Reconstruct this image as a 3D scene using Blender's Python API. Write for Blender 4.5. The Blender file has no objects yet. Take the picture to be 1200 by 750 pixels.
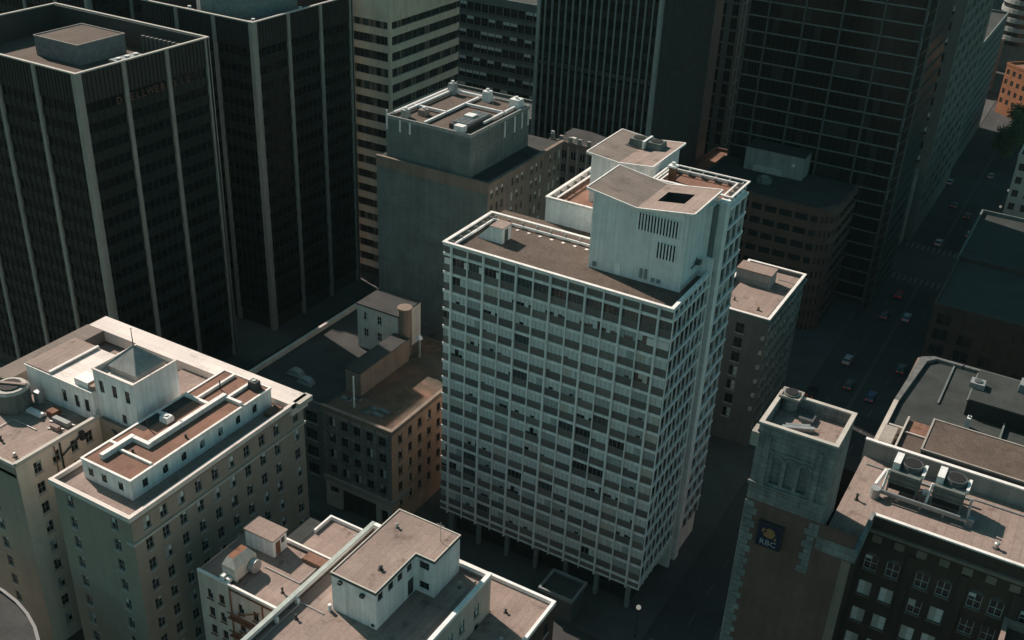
import bpy, math, random
from mathutils import Matrix, Vector
random.seed(7)
S = bpy.context.scene
COL = S.collection
R = math.radians

# ------------------------------------------------------------------ camera, sky, sun
cam = bpy.data.cameras.new("camera"); cam.sensor_width = 36; cam.lens = 38.11
cam.clip_start = 1; cam.clip_end = 6000
co = bpy.data.objects.new("camera", cam); COL.objects.link(co)
_f, PIT, ROLL, YAW = 1270.4, 0.505977, 0.048157, -0.504844
fw = Vector((math.sin(YAW)*math.cos(PIT), math.cos(YAW)*math.cos(PIT), -math.sin(PIT)))
r0 = Vector((math.cos(YAW), -math.sin(YAW), 0)); u0 = r0.cross(fw)
rr = r0*math.cos(ROLL)+u0*math.sin(ROLL); uu = -r0*math.sin(ROLL)+u0*math.cos(ROLL)
co.matrix_world = Matrix(((rr.x, uu.x, -fw.x, 0), (rr.y, uu.y, -fw.y, 0), (rr.z, uu.z, -fw.z, 130), (0, 0, 0, 1)))
S.camera = co

SUN_ELEV, SUN_AZ = R(37.5), R(-16)          # light travels towards +x, a little towards -y
d = Vector((math.cos(SUN_AZ)*math.cos(SUN_ELEV), math.sin(SUN_AZ)*math.cos(SUN_ELEV), -math.sin(SUN_ELEV)))
sl = bpy.data.lights.new("sun", 'SUN'); sl.energy = 5.0; sl.angle = R(0.5); sl.color = (1, 0.86, 0.76)
so = bpy.data.objects.new("sun", sl); COL.objects.link(so)
so.rotation_euler = d.to_track_quat('-Z', 'Y').to_euler()
W = bpy.data.worlds.new("World"); S.world = W; W.use_nodes = True
nt = W.node_tree; nt.nodes.clear()
sky = nt.nodes.new('ShaderNodeTexSky'); sky.sky_type = 'NISHITA'; sky.sun_disc = False
sky.sun_elevation = SUN_ELEV; sky.sun_rotation = math.atan2(-d.x, -d.y)
tint = nt.nodes.new('ShaderNodeMix'); tint.data_type = 'RGBA'; tint.blend_type = 'MULTIPLY'
tint.inputs[0].default_value = 1; tint.inputs[7].default_value = (0.62, 1.05, 0.83, 1)
bg = nt.nodes.new('ShaderNodeBackground'); bg.inputs[1].default_value = 0.07
wo = nt.nodes.new('ShaderNodeOutputWorld')
nt.links.new(sky.outputs[0], tint.inputs[6]); nt.links.new(tint.outputs[2], bg.inputs[0]); nt.links.new(bg.outputs[0], wo.inputs[0])
S.view_settings.view_transform = 'Standard'; S.view_settings.look = 'None'
S.view_settings.gamma = 1; S.view_settings.exposure = 0.36

# ------------------------------------------------------------------ materials
def mat(name, col, rough=0.8, var=0.25, scale=0.6, streak=0.0, metal=0.0, spec=0.3, fine=0.0, col2=None, brick=None, bump=0.0, felt=None, stain=0.0):
    m = bpy.data.materials.new(name); m.use_nodes = True
    n = m.node_tree; b = n.nodes['Principled BSDF']; L = n.links
    b.inputs['Roughness'].default_value = rough; b.inputs['Metallic'].default_value = metal
    b.inputs['Specular IOR Level'].default_value = spec
    tc = n.nodes.new('ShaderNodeTexCoord')
    def noise(sc, det=5, vec=None, ro=0.6):
        t = n.nodes.new('ShaderNodeTexNoise'); t.inputs['Scale'].default_value = sc; t.inputs['Detail'].default_value = det
        t.inputs['Roughness'].default_value = ro
        L.new(vec or tc.outputs['Object'], t.inputs['Vector']); return t.outputs['Fac']
    def mapr(s, a, c, lo=0.3, hi=0.7):
        t = n.nodes.new('ShaderNodeMapRange'); t.inputs[1].default_value = lo; t.inputs[2].default_value = hi
        t.inputs[3].default_value = a; t.inputs[4].default_value = c; L.new(s, t.inputs[0]); return t.outputs[0]
    def mix(fac, a, c, mode='MIX'):
        t = n.nodes.new('ShaderNodeMix'); t.data_type = 'RGBA'; t.blend_type = mode
        for s, v in ((0, fac), (6, a), (7, c)):
            if isinstance(v, (int, float)): t.inputs[s].default_value = v
            elif isinstance(v, tuple): t.inputs[s].default_value = v
            else: L.new(v, t.inputs[s])
        return t.outputs[2]
    c = (*col, 1)
    if brick:
        sx = n.nodes.new('ShaderNodeSeparateXYZ'); L.new(tc.outputs['Object'], sx.inputs[0])
        ad = n.nodes.new('ShaderNodeMath'); L.new(sx.outputs[0], ad.inputs[0]); L.new(sx.outputs[1], ad.inputs[1])
        cx = n.nodes.new('ShaderNodeCombineXYZ'); L.new(ad.outputs[0], cx.inputs[0]); L.new(sx.outputs[2], cx.inputs[1])
        bt = n.nodes.new('ShaderNodeTexBrick'); L.new(cx.outputs[0], bt.inputs[0])
        bt.inputs['Scale'].default_value = 1; bt.inputs['Brick Width'].default_value = brick[0]; bt.inputs['Row Height'].default_value = brick[1]
        bt.inputs['Mortar Size'].default_value = brick[2]
        bt.inputs['Color1'].default_value = c; bt.inputs['Color2'].default_value = tuple(x*brick[3] for x in col)+(1,)
        bt.inputs['Mortar'].default_value = tuple(x*brick[4] for x in col)+(1,)
        c = bt.outputs[0]
    if col2: c = mix(mapr(noise(scale*0.5, 6), 0, 1, 0.4, 0.65), c, (*col2, 1))
    if felt:
        sx = n.nodes.new('ShaderNodeMapping'); sx.inputs['Rotation'].default_value = (0, 0, felt[2] if len(felt) > 2 else 0); L.new(tc.outputs['Object'], sx.inputs[0])
        bt = n.nodes.new('ShaderNodeTexBrick'); L.new(sx.outputs[0], bt.inputs[0]); bt.inputs['Scale'].default_value = 1
        bt.inputs['Brick Width'].default_value = felt[0]; bt.inputs['Row Height'].default_value = felt[1]; bt.inputs['Mortar Size'].default_value = .035; bt.inputs['Mortar Smooth'].default_value = .4
        bt.inputs['Color1'].default_value = (1, 1, 1, 1); bt.inputs['Color2'].default_value = (.86, .86, .87, 1); bt.inputs['Mortar'].default_value = (.62, .6, .6, 1)
        c = mix(.8, c, bt.outputs[0], 'MULTIPLY')
    if stain:
        c = mix(mapr(noise(.35, 8, None, .7), 0, stain, .55, .68), c, mix(1, c, (.45, .42, .40, 1), 'MULTIPLY'))
        c = mix(mapr(noise(1.7, 6, None, .7), 0, stain*.8, .6, .72), c, mix(1, c, (.55, .5, .46, 1), 'MULTIPLY'))
        c = mix(mapr(noise(.22, 5, None, .6), 0, stain*.6, .58, .7), c, mix(1, c, (1.25, 1.25, 1.22, 1), 'MULTIPLY'))
    v = n.nodes.new('ShaderNodeMath'); v.operation = 'MULTIPLY'
    L.new(mapr(noise(scale, 7), 1-var, 1+var*0.6), v.inputs[0])
    if fine: L.new(mapr(noise(scale*14, 3), 1-fine, 1+fine), v.inputs[1])
    else: v.inputs[1].default_value = 1
    out = v.outputs[0]
    if streak:
        mp = n.nodes.new('ShaderNodeMapping'); mp.inputs['Scale'].default_value = (1.3, 1.3, 0.05); L.new(tc.outputs['Object'], mp.inputs[0])
        w = n.nodes.new('ShaderNodeMath'); w.operation = 'MULTIPLY'; L.new(out, w.inputs[0])
        L.new(mapr(noise(1.0, 6, mp.outputs[0]), 1-streak, 1+streak*0.5), w.inputs[1]); out = w.outputs[0]
    g = n.nodes.new('ShaderNodeCombineColor')
    for i in range(3): L.new(out, g.inputs[i])
    L.new(mix(1, c, g.outputs[0], 'MULTIPLY'), b.inputs['Base Color'])
    if bump:
        bp = n.nodes.new('ShaderNodeBump'); bp.inputs['Strength'].default_value = bump; bp.inputs['Distance'].default_value = 0.05
        L.new(noise(scale*8, 4), bp.inputs['Height']); L.new(bp.outputs[0], b.inputs['Normal'])
    return m
M = {}
M['white'] = mat('white painted concrete', (.82, .82, .80), .7, .12, .5, .12, stain=.3)
M['band'] = mat('pale concrete band', (.82, .82, .79), .75, .15, .7, .2)
M['trim'] = mat('white trim', (.80, .76, .72), .6, .15, .9, brick=(2.6, 40, .03, .94, .6), stain=.35)
M['corr'] = mat('painted corrugated metal', (.78, .79, .78), .55, .1, .5, .2)
M['spandrel'] = mat('dark brown spandrel', (.17, .155, .14), .5, .25, .8, .2)
M['gravelbrown'] = mat('brown gravel roof', (.12, .088, .07), .95, .3, .25, fine=.3, col2=(.095, .072, .06), bump=.3, stain=.6)
M['graveltan'] = mat('tan roof membrane', (.235, .19, .16), .9, .22, .22, fine=.12, col2=(.19, .155, .135), felt=(8, 1.1), stain=.7)
M['roofpink'] = mat('pink roof felt', (.32, .24, .205), .9, .22, .22, fine=.12, col2=(.26, .20, .17), felt=(9, 1.0, 1.5708), stain=.8)
M['roofwhite'] = mat('white roof membrane', (.76, .68, .62), .7, .12, .3, col2=(.66, .58, .53), felt=(6, 1.5), stain=.5)
M['roofrust'] = mat('rust brown roof felt', (.25, .13, .09), .9, .28, .4, fine=.16, col2=(.19, .105, .075), felt=(7, 1.0, 1.5708), stain=.7)
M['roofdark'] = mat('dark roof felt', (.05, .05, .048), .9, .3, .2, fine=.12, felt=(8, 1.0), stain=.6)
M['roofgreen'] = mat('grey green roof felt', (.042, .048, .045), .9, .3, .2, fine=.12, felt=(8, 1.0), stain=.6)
M['cream'] = mat('cream stucco', (.58, .53, .47), .85, .15, .3, .2)
M['stone'] = mat('warm grey stone', (.33, .30, .265), .85, .14, .35, .18)
M['hotelstone'] = mat('warm hotel stone', (.345, .285, .23), .85, .1, .35, .08, brick=(.9, .45, .012, .96, .9), stain=.25)
M['stonelight'] = mat('light stone trim', (.48, .44, .39), .8, .14, .5, .1)
M['pinkwall'] = mat('pale pink painted brick', (.60, .51, .45), .85, .12, .4, .18, brick=(.5, .18, .02, .94, .86))
M['whitewall'] = mat('white stucco', (.80, .79, .77), .8, .12, .4, .22, stain=.25)
M['greywall'] = mat('grey stucco wall', (.155, .18, .17), .85, .22, .3, .14, brick=(2.4, 1.2, .03, .93, .85), stain=.3)
M['brickred'] = mat('brown red brick', (.15, .09, .07), .9, .2, .3, .15, brick=(.45, .16, .02, .8, .9))
M['brickdark'] = mat('dark brown brick', (.08, .055, .043), .9, .2, .3, .15, brick=(.45, .16, .02, .8, .9))
M['brickorange'] = mat('orange brick', (.27, .11, .055), .9, .2, .3, .1, brick=(.6, .25, .03, .8, .9))
M['brownstone'] = mat('brown stone', (.22, .17, .135), .85, .2, .3, .2)
M['tealstone'] = mat('weathered grey stone', (.24, .245, .235), .85, .35, .5, .3, brick=(1.3, .62, .04, .82, .6))
M['concrete'] = mat('concrete', (.30, .30, .285), .85, .2, .3, .2)
M['darkmetal'] = mat('dark bronze metal', (.035, .037, .036), .45, .2, .6, spec=.4)
M['blackfin'] = mat('charcoal fin metal', (.022, .024, .023), .5, .2, .6, spec=.4)
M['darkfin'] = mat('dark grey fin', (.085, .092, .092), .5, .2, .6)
M['steel'] = mat('galvanised steel', (.42, .43, .42), .45, .25, 1.2, metal=.5)
M['white_metal'] = mat('white painted metal', (.72, .71, .69), .5, .15, 1.0)
M['greymetal'] = mat('grey painted metal', (.22, .24, .24), .5, .25, 1.0)
M['tarp'] = mat('green grey tank cladding', (.13, .15, .14), .7, .3, .6, .3)
M['rust'] = mat('rusted steel', (.20, .09, .05), .8, .4, 1.2)
M['black'] = mat('black rubber', (.015, .015, .015), .8, .1, 1)
M['glass'] = mat('dark window glass', (.018, .022, .023), .12, .3, .4, spec=.6)
M['glassblue'] = mat('blue grey window glass', (.05, .065, .068), .15, .3, .4, spec=.6)
M['towerglass'] = mat('bronze tower glass', (.006, .010, .0095), .14, .4, .15, spec=.16)
M['towerpanel'] = mat('tower spandrel glass', (.018, .025, .023), .3, .35, .5, spec=.2)
M['blind'] = mat('pale window blind', (.60, .63, .61), .8, .12, 1.5)
M['blindwhite'] = mat('white roller blind', (.78, .74, .70), .8, .06, 1.5)
M['blindgrey'] = mat('grey window blind', (.36, .39, .385), .8, .12, 1.5)
M['blindtan'] = mat('tan window blind', (.52, .49, .43), .8, .1, 1.5)
M['frame'] = mat('window frame paint', (.30, .30, .29), .6, .1, 1)
M['framedark'] = mat('dark window frame', (.06, .06, .06), .6, .1, 1)
M['framewhite'] = mat('white window frame', (.55, .54, .52), .6, .1, 1)
M['asphalt'] = mat('asphalt', (.05, .05, .05), .9, .3, .08, fine=.15)
M['pavement'] = mat('pavement concrete', (.075, .075, .072), .9, .25, .2, brick=(1.5, 1.5, .03, .95, .7))
M['paint'] = mat('road paint', (.13, .13, .125), .8, .4, 1.2)
M['towerfin'] = mat('pale grey tower fin', (.20, .215, .21), .5, .2, .6)
M['bricklit'] = mat('brick with painted bounce light', (.55, .35, .24), .9, .2, .3, .15, brick=(.45, .16, .02, .85, .9), stain=.4)  # side wall brick lightened to carry light reflected off the white tower
M['roofpatchy'] = mat('patchy olive brown roof', (.085, .078, .058), .95, .35, .3, fine=.25, col2=(.15, .085, .06), stain=.7)
M['creamband'] = mat('cream concrete band', (.70, .57, .44), .8, .14, .4, .15)
M['creamlit'] = mat('cream courtyard wall with painted bounce', (.74, .63, .53), .85, .1, .4, .1, stain=.3)  # cream raised so the colour carries bounce from the sunlit right wing
M['drabwall'] = mat('drab grey wall', (.17, .165, .15), .85, .15, .3, .15)
M['spandrel2'] = mat('lighter brown spandrel', (.21, .19, .17), .5, .25, .8, .2)
M['spandrel3'] = mat('darker grey spandrel', (.13, .125, .12), .45, .25, .8, .2)
M['leaf'] = mat('leaves', (.10, .135, .05), .7, .4, 1.5)
M['leaf2'] = mat('dark leaves', (.06, .09, .04), .7, .4, 1.5)
M['bark'] = mat('bark', (.10, .08, .06), .9, .3, 2)
M['copper'] = mat('green copper trim', (.36, .41, .38), .6, .25, .8)
M['signblue'] = mat('dark blue sign panel', (.008, .016, .04), .4, .1, 1)
M['signyellow'] = mat('yellow emblem', (.30, .15, .06), .5, .1, 1)
M['signwhite'] = mat('white sign letters', (.3, .32, .34), .5, .05, 1)
M['signred'] = mat('dull red sign letters', (.16, .075, .055), .5, .1, 1)
def carpaint(n, c): M[n] = mat(n, c, .25, .05, 1, spec=.6)
for n, c in (('car white', (.45, .45, .45)), ('car silver', (.4, .41, .42)), ('car black', (.02, .02, .022)), ('car red', (.32, .03, .025)), ('car blue', (.05, .10, .2)), ('car grey', (.12, .12, .125))): carpaint(n, c)
def glow(name, c, s):
    m = bpy.data.materials.new(name); m.use_nodes = True; b = m.node_tree.nodes['Principled BSDF']
    b.inputs['Base Color'].default_value = (*c, 1); b.inputs['Emission Color'].default_value = (*c, 1); b.inputs['Emission Strength'].default_value = s
    M[name] = m
glow('tail light', (.8, .05, .03), 0.12); glow('lamp globe', (1, .85, .7), 0.15)

# ------------------------------------------------------------------ mesh helper
ORG = {}
class MB:
    def __init__(s): s.v = []; s.f = []; s.mi = []; s.cur = 0; s.T = None
    def P(s, p):
        s.v.append(s.T(*p) if s.T else tuple(p)); return len(s.v)-1
    def face(s, pts):
        if s.T: pts = list(pts)[::-1]
        s.f.append([s.P(p) for p in pts]); s.mi.append(s.cur)
    def box(s, a0, a1, b0, b1, c0, c1, taper=0):
        t = taper
        q = [(a0, b0, c0), (a1, b0, c0), (a1, b1, c0), (a0, b1, c0), (a0+t, b0+t, c1), (a1-t, b0+t, c1), (a1-t, b1-t, c1), (a0+t, b1-t, c1)]
        i = [s.P(p) for p in q]
        fs = [(0, 3, 2, 1), (4, 5, 6, 7), (0, 1, 5, 4), (1, 2, 6, 5), (2, 3, 7, 6), (3, 0, 4, 7)]
        for f in fs:
            f = [i[k] for k in f]
            s.f.append(f[::-1] if s.T else f); s.mi.append(s.cur)
        return s
    def prism(s, poly, z0, z1):
        n = len(poly)
        s.face([(x, y, z1) for x, y in poly]); s.face([(x, y, z0) for x, y in poly[::-1]])
        for k in range(n):
            (x, y), (p, q) = poly[k], poly[(k+1) % n]
            s.face([(x, y, z0), (p, q, z0), (p, q, z1), (x, y, z1)])
        return s
    def cyl(s, cx, cy, z0, z1, r, n=12, r2=None):
        r2 = r if r2 is None else r2
        a = [(math.cos(2*math.pi*k/n), math.sin(2*math.pi*k/n)) for k in range(n)]
        for k in range(n):
            (x, y), (p, q) = a[k], a[(k+1) % n]
            s.face([(cx+x*r, cy+y*r, z0), (cx+p*r, cy+q*r, z0), (cx+p*r2, cy+q*r2, z1), (cx+x*r2, cy+y*r2, z1)])
        s.face([(cx+x*r2, cy+y*r2, z1) for x, y in a]); s.face([(cx+x*r, cy+y*r, z0) for x, y in a[::-1]])
        return s
    def beam(s, p, q, w, h=None, n=4):
        h = h or w; p = Vector(p); q = Vector(q); dd = (q-p).normalized()
        up = Vector((0, 0, 1)) if abs(dd.z) < .95 else Vector((0, 1, 0))
        a = dd.cross(up).normalized(); b = a.cross(dd)
        if n == 4: ring = [(-w/2, -h/2), (w/2, -h/2), (w/2, h/2), (-w/2, h/2)]
        else: ring = [(w/2*math.cos(2*math.pi*k/n), w/2*math.sin(2*math.pi*k/n)) for k in range(n)]
        n = len(ring); A = [p+a*x+b*y for x, y in ring]; B = [q+a*x+b*y for x, y in ring]
        for k in range(n): s.face([A[(k+1) % n], A[k], B[k], B[(k+1) % n]])
        s.face(A); s.face(B[::-1]); return s
    def ring(s, x0, x1, y0, y1, z0, z1, t):
        s.box(x0, x1, y0, y0+t, z0, z1); s.box(x0, x1, y1-t, y1, z0, z1)
        s.box(x0, x0+t, y0+t, y1-t, z0, z1); s.box(x1-t, x1, y0+t, y1-t, z0, z1); return s
    def mesh(s, name, mats, o=(0, 0, 0), smooth=False):
        me = bpy.data.meshes.new(name)
        me.from_pydata([(x-o[0], y-o[1], z-o[2]) for x, y, z in s.v], [], s.f)
        for m in (mats if isinstance(mats, (list, tuple)) else [mats]): me.materials.append(M[m])
        me.polygons.foreach_set('material_index', s.mi)
        if smooth: me.polygons.foreach_set('use_smooth', [True]*len(s.f))
        me.update(); return me
    def build(s, name, mats, parent, label=None, kind=None, smooth=False):
        o = bpy.data.objects.new(name, s.mesh(name, mats, ORG[parent], smooth)); COL.objects.link(o); o.parent = parent; ORG[o] = ORG[parent]
        if label: o['label'] = label
        if kind: o['kind'] = kind
        return o
def root(name, label, cat, loc, group=None):
    o = bpy.data.objects.new(name, None); COL.objects.link(o); o.location = loc; o.empty_display_size = .5
    o['label'] = label; o['category'] = cat
    if group: o['group'] = group
    ORG[o] = tuple(loc); return o
def single(mb, name, mats, label, cat, loc, group=None, smooth=False):
    o = bpy.data.objects.new(name, mb.mesh(name, mats, loc, smooth)); COL.objects.link(o); o.location = loc
    o['label'] = label; o['category'] = cat; ORG[o] = tuple(loc)
    if group: o['group'] = group
    return o
def struct(mb, name, mats, kind='structure'):
    o = bpy.data.objects.new(name, mb.mesh(name, mats)); COL.objects.link(o); o['kind'] = kind; ORG[o] = (0, 0, 0); return o
class Face:                                     # a facade: u runs along it, d points outwards
    def __init__(s, side, x, y):
        s.side = side
        if side == 'front': s.T = lambda u, dd, z: (x+u, y-dd, z); s.rot = 0
        else: s.T = lambda u, dd, z: (x+dd, y+u, z); s.rot = math.pi/2
    def mb(s):
        m = MB(); m.T = s.T; return m
    def put(s, me, name, parent, u, z, dd=0):
        o = bpy.data.objects.new(name, me); COL.objects.link(o); p = s.T(u, dd, z); g = ORG[parent]
        o.parent = parent; o.location = (p[0]-g[0], p[1]-g[1], p[2]-g[2]); o.rotation_euler.z = s.rot; return o
def sub(me, name, parent):
    o = bpy.data.objects.new(name, me); COL.objects.link(o); o.parent = parent; return o
def wall_holes(m, L, z0, z1, ops, dep=.3, u_start=0):
    us = sorted({round(x, 3) for o in ops for x in o[:2]} | {u_start, L}); zs = sorted({round(x, 3) for o in ops for x in o[2:]} | {z0, z1})
    for a, b in zip(us, us[1:]):
        run = None
        for c, e in zip(zs, zs[1:]):
            mu, mz = (a+b)/2, (c+e)/2
            hole = any(o[0] < mu < o[1] and o[2] < mz < o[3] for o in ops)
            if hole:
                if run is not None: m.face([(a, 0, run), (b, 0, run), (b, 0, c), (a, 0, c)][::-1]); run = None
            elif run is None: run = c
        if run is not None: m.face([(a, 0, run), (b, 0, run), (b, 0, z1), (a, 0, z1)][::-1])
    for a, b, c, e in ops:
        m.face([(a, 0, c), (b, 0, c), (b, -dep, c), (a, -dep, c)][::-1]); m.face([(a, 0, e), (a, -dep, e), (b, -dep, e), (b, 0, e)][::-1])
        m.face([(a, 0, c), (a, -dep, c), (a, -dep, e), (a, 0, e)][::-1]); m.face([(b, 0, c), (b, 0, e), (b, -dep, e), (b, -dep, c)][::-1])
# faces above are given counter-clockwise for an outward d with x to the right; Face frames are left handed, face() reverses
def backs(m, x0, x1, y0, y1, z0, z1):           # the two sides away from the camera, in world axes
    m.T = None
    m.face([(x1, y1, z0), (x0, y1, z0), (x0, y1, z1), (x1, y1, z1)]); m.face([(x0, y1, z0), (x0, y0, z0), (x0, y0, z1), (x0, y1, z1)])

# window kits in facade axes (x along, -y outwards), origin at the bottom middle of the opening
_kit = {}
def window_kit(w, h, dep=.25, frame='frame', mull=1, rail=True, blinds=('blind', 'blindgrey'), sill='stonelight', glass='glass', pdown=.5):
    k = (w, h, dep, frame, mull, rail, blinds, sill, glass, pdown)
    if k in _kit: return _kit[k]
    T = lambda u, dd, z: (u, -dd, z)
    m = MB(); m.T = T; b = .07
    for a, c in ((-w/2, -w/2+b), (w/2-b, w/2)): m.box(a, c, -dep, -dep+.1, 0, h)
    m.box(-w/2+b, w/2-b, -dep, -dep+.1, 0, b); m.box(-w/2+b, w/2-b, -dep, -dep+.1, h-b, h)
    for i in range(1, mull+1): x = -w/2+w*i/(mull+1); m.box(x-.03, x+.03, -dep, -dep+.08, b, h-b)
    if rail: m.box(-w/2+b, w/2-b, -dep+.09, -dep+.12, h*.5-.03, h*.5+.03)
    if sill: m.cur = 1; m.box(-w/2-.12, w/2+.12, .002, .14, -.16, -.004)
    fr = m.mesh('window', [frame, sill or frame])
    panes = []
    for i in range(6):
        p = MB(); p.T = T; n = mull+1
        for j in range(n):
            a, c = -w/2+w*j/n+.03, -w/2+w*(j+1)/n-.03
            dn = 1 if pdown >= 1 else (random.choice((0, .3, .5, .5, 1)) if random.random() < pdown else 0)
            zb = h-h*dn
            if dn < 1: p.cur = 0; p.face([(a, -dep+.04, .03), (c, -dep+.04, .03), (c, -dep+.04, zb-.02), (a, -dep+.04, zb-.02)][::-1])
            if dn > 0: p.cur = 1+(i+j) % len(blinds); p.face([(a, -dep+.05, zb), (c, -dep+.05, zb), (c, -dep+.05, h-.03), (a, -dep+.05, h-.03)][::-1])
        panes.append(p.mesh('pane', [glass]+list(blinds)))
    _kit[k] = (fr, panes); return _kit[k]
def put_window(F, kit, parent, u, z, pane=True, i=None):
    fr, ps = kit; w = F.put(fr, 'window', parent, u, z)
    sub(ps[random.randrange(len(ps)) if i is None else i], 'pane', w); return w
def flat_window(w, h, glass='glass', frame='frame', blinds=('blind',), pdown=.3, nv=4, dep=.2):   # small far window: one mesh
    k = ('flat', w, h, glass, frame, blinds, pdown, dep)
    if k in _kit: return _kit[k]
    r = []
    for i in range(nv):
        m = MB(); m.T = lambda u, dd, z: (u, -dd, z); m.cur = 0
        dn = random.choice((.4, .6, 1)) if random.random() < pdown else 0
        m.face([(-w/2, -dep+.02, 0), (w/2, -dep+.02, 0), (w/2, -dep+.02, h), (-w/2, -dep+.02, h)][::-1])
        m.cur = 1; m.box(-.04, .04, -dep+.021, -dep+.08, .06, h-.06); m.box(-w/2, w/2, -dep+.022, -dep+.09, 0, .06); m.box(-w/2, w/2, -dep+.022, -dep+.09, h-.06, h)
        if dn:
            m.cur = 2; m.face([(-w/2, -dep+.035, h-h*dn), (w/2, -dep+.035, h-h*dn), (w/2, -dep+.035, h), (-w/2, -dep+.035, h)][::-1])
        r.append(m.mesh('window', [glass, frame, random.choice(blinds)]))
    _kit[k] = r; return r
def copytree(o, loc, rz=None, **props):
    c = o.copy(); COL.objects.link(c); c.location = loc; ORG[c] = tuple(loc)
    if rz is not None: c.rotation_euler.z = rz
    for k, v in props.items(): c[k] = v
    for ch in list(o.children):
        e = ch.copy(); COL.objects.link(e); e.parent = c
        for g in list(ch.children):
            q = g.copy(); COL.objects.link(q); q.parent = e
    return c

# ------------------------------------------------------------------ ground and streets
m = MB(); m.face([(-1500, -600, 0), (1200, -600, 0), (1200, 2600, 0), (-1500, 2600, 0)]); struct(m, 'ground', 'asphalt')
def sheet(name, x0, x1, y0, y1, z, mt):
    m = MB(); m.face([(x0, y0, z), (x1, y0, z), (x1, y1, z), (x0, y1, z)]); return struct(m, name, mt)
sheet('road', -42, -22, -100, 500, .004, 'asphalt'); sheet('road', -600, 300, 111, 121, .008, 'asphalt')
sheet('road', -600, 300, 291, 308, .008, 'asphalt'); sheet('road', -151, -130, -100, 900, .004, 'asphalt')
for x0, x1, y0, y1 in ((-130, -42, 121, 291), (-130, -42, 40, 111), (-300, -151, 121, 291), (-300, -151, 40, 111), (-22, 120, 20, 291), (-130, -42, 308, 800), (-22, 120, 308, 800), (-300, -151, 308, 800)):
    m = MB(); m.box(x0, x1, y0, y1, -.02, .13); struct(m, 'pavement', 'pavement')
m = MB()
def stripe(x0, x1, y0, y1, z=.013): m.face([(x0, y0, z), (x1, y0, z), (x1, y1, z), (x0, y1, z)])
for k in range(60):
    for x in (-36.8, -27.2):
        y = 60+k*8
        if not (107 < y < 123 or 286 < y < 312): stripe(x-.08, x+.08, y, y+3.2)
for y in range(123, 286, 1): pass
stripe(-32.1, -31.95, 123, 285); stripe(-31.7, -31.55, 123, 285); stripe(-32.1, -31.95, 312, 700); stripe(-31.7, -31.55, 312, 700)
for k in range(13):
    x = -41+k*1.5; stripe(x, x+.6, 285.5, 289.5); stripe(x, x+.6, 309.5, 313.5); stripe(x, x+.6, 106, 109.5); stripe(x, x+.6, 122.5, 126)
for k in range(9):
    y = 293+k*1.7; stripe(-46.5, -43, y, y+.6); stripe(-21.5, -18, y, y+.6)
struct(m, 'road_markings', 'paint')

def boxes(name, mt, parent, lst):
    for q in lst: m = MB(); m.box(*q); m.build(name, mt, parent)

def roof_parts(b, x0, x1, y0, y1, zd, zt, mt, t=.3, wall='white', cope='trim', ov=.08, ct=.12):
    """roof deck at zd with a parapet up to zt"""
    m = MB(); m.box(x0+t+.002, x1-t-.002, y0+t+.002, y1-t-.002, zd-.3, zd); r = m.build('roof', mt, b)
    m = MB(); m.ring(x0, x1, y0, y1, zd-.3, zt-ct, t); p = m.build('parapet', wall, b)
    m = MB(); m.ring(x0-ov, x1+ov, y0-ov, y1+ov, zt-ct+.002, zt, t+2*ov); m.build('coping', cope, p); return r

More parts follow.
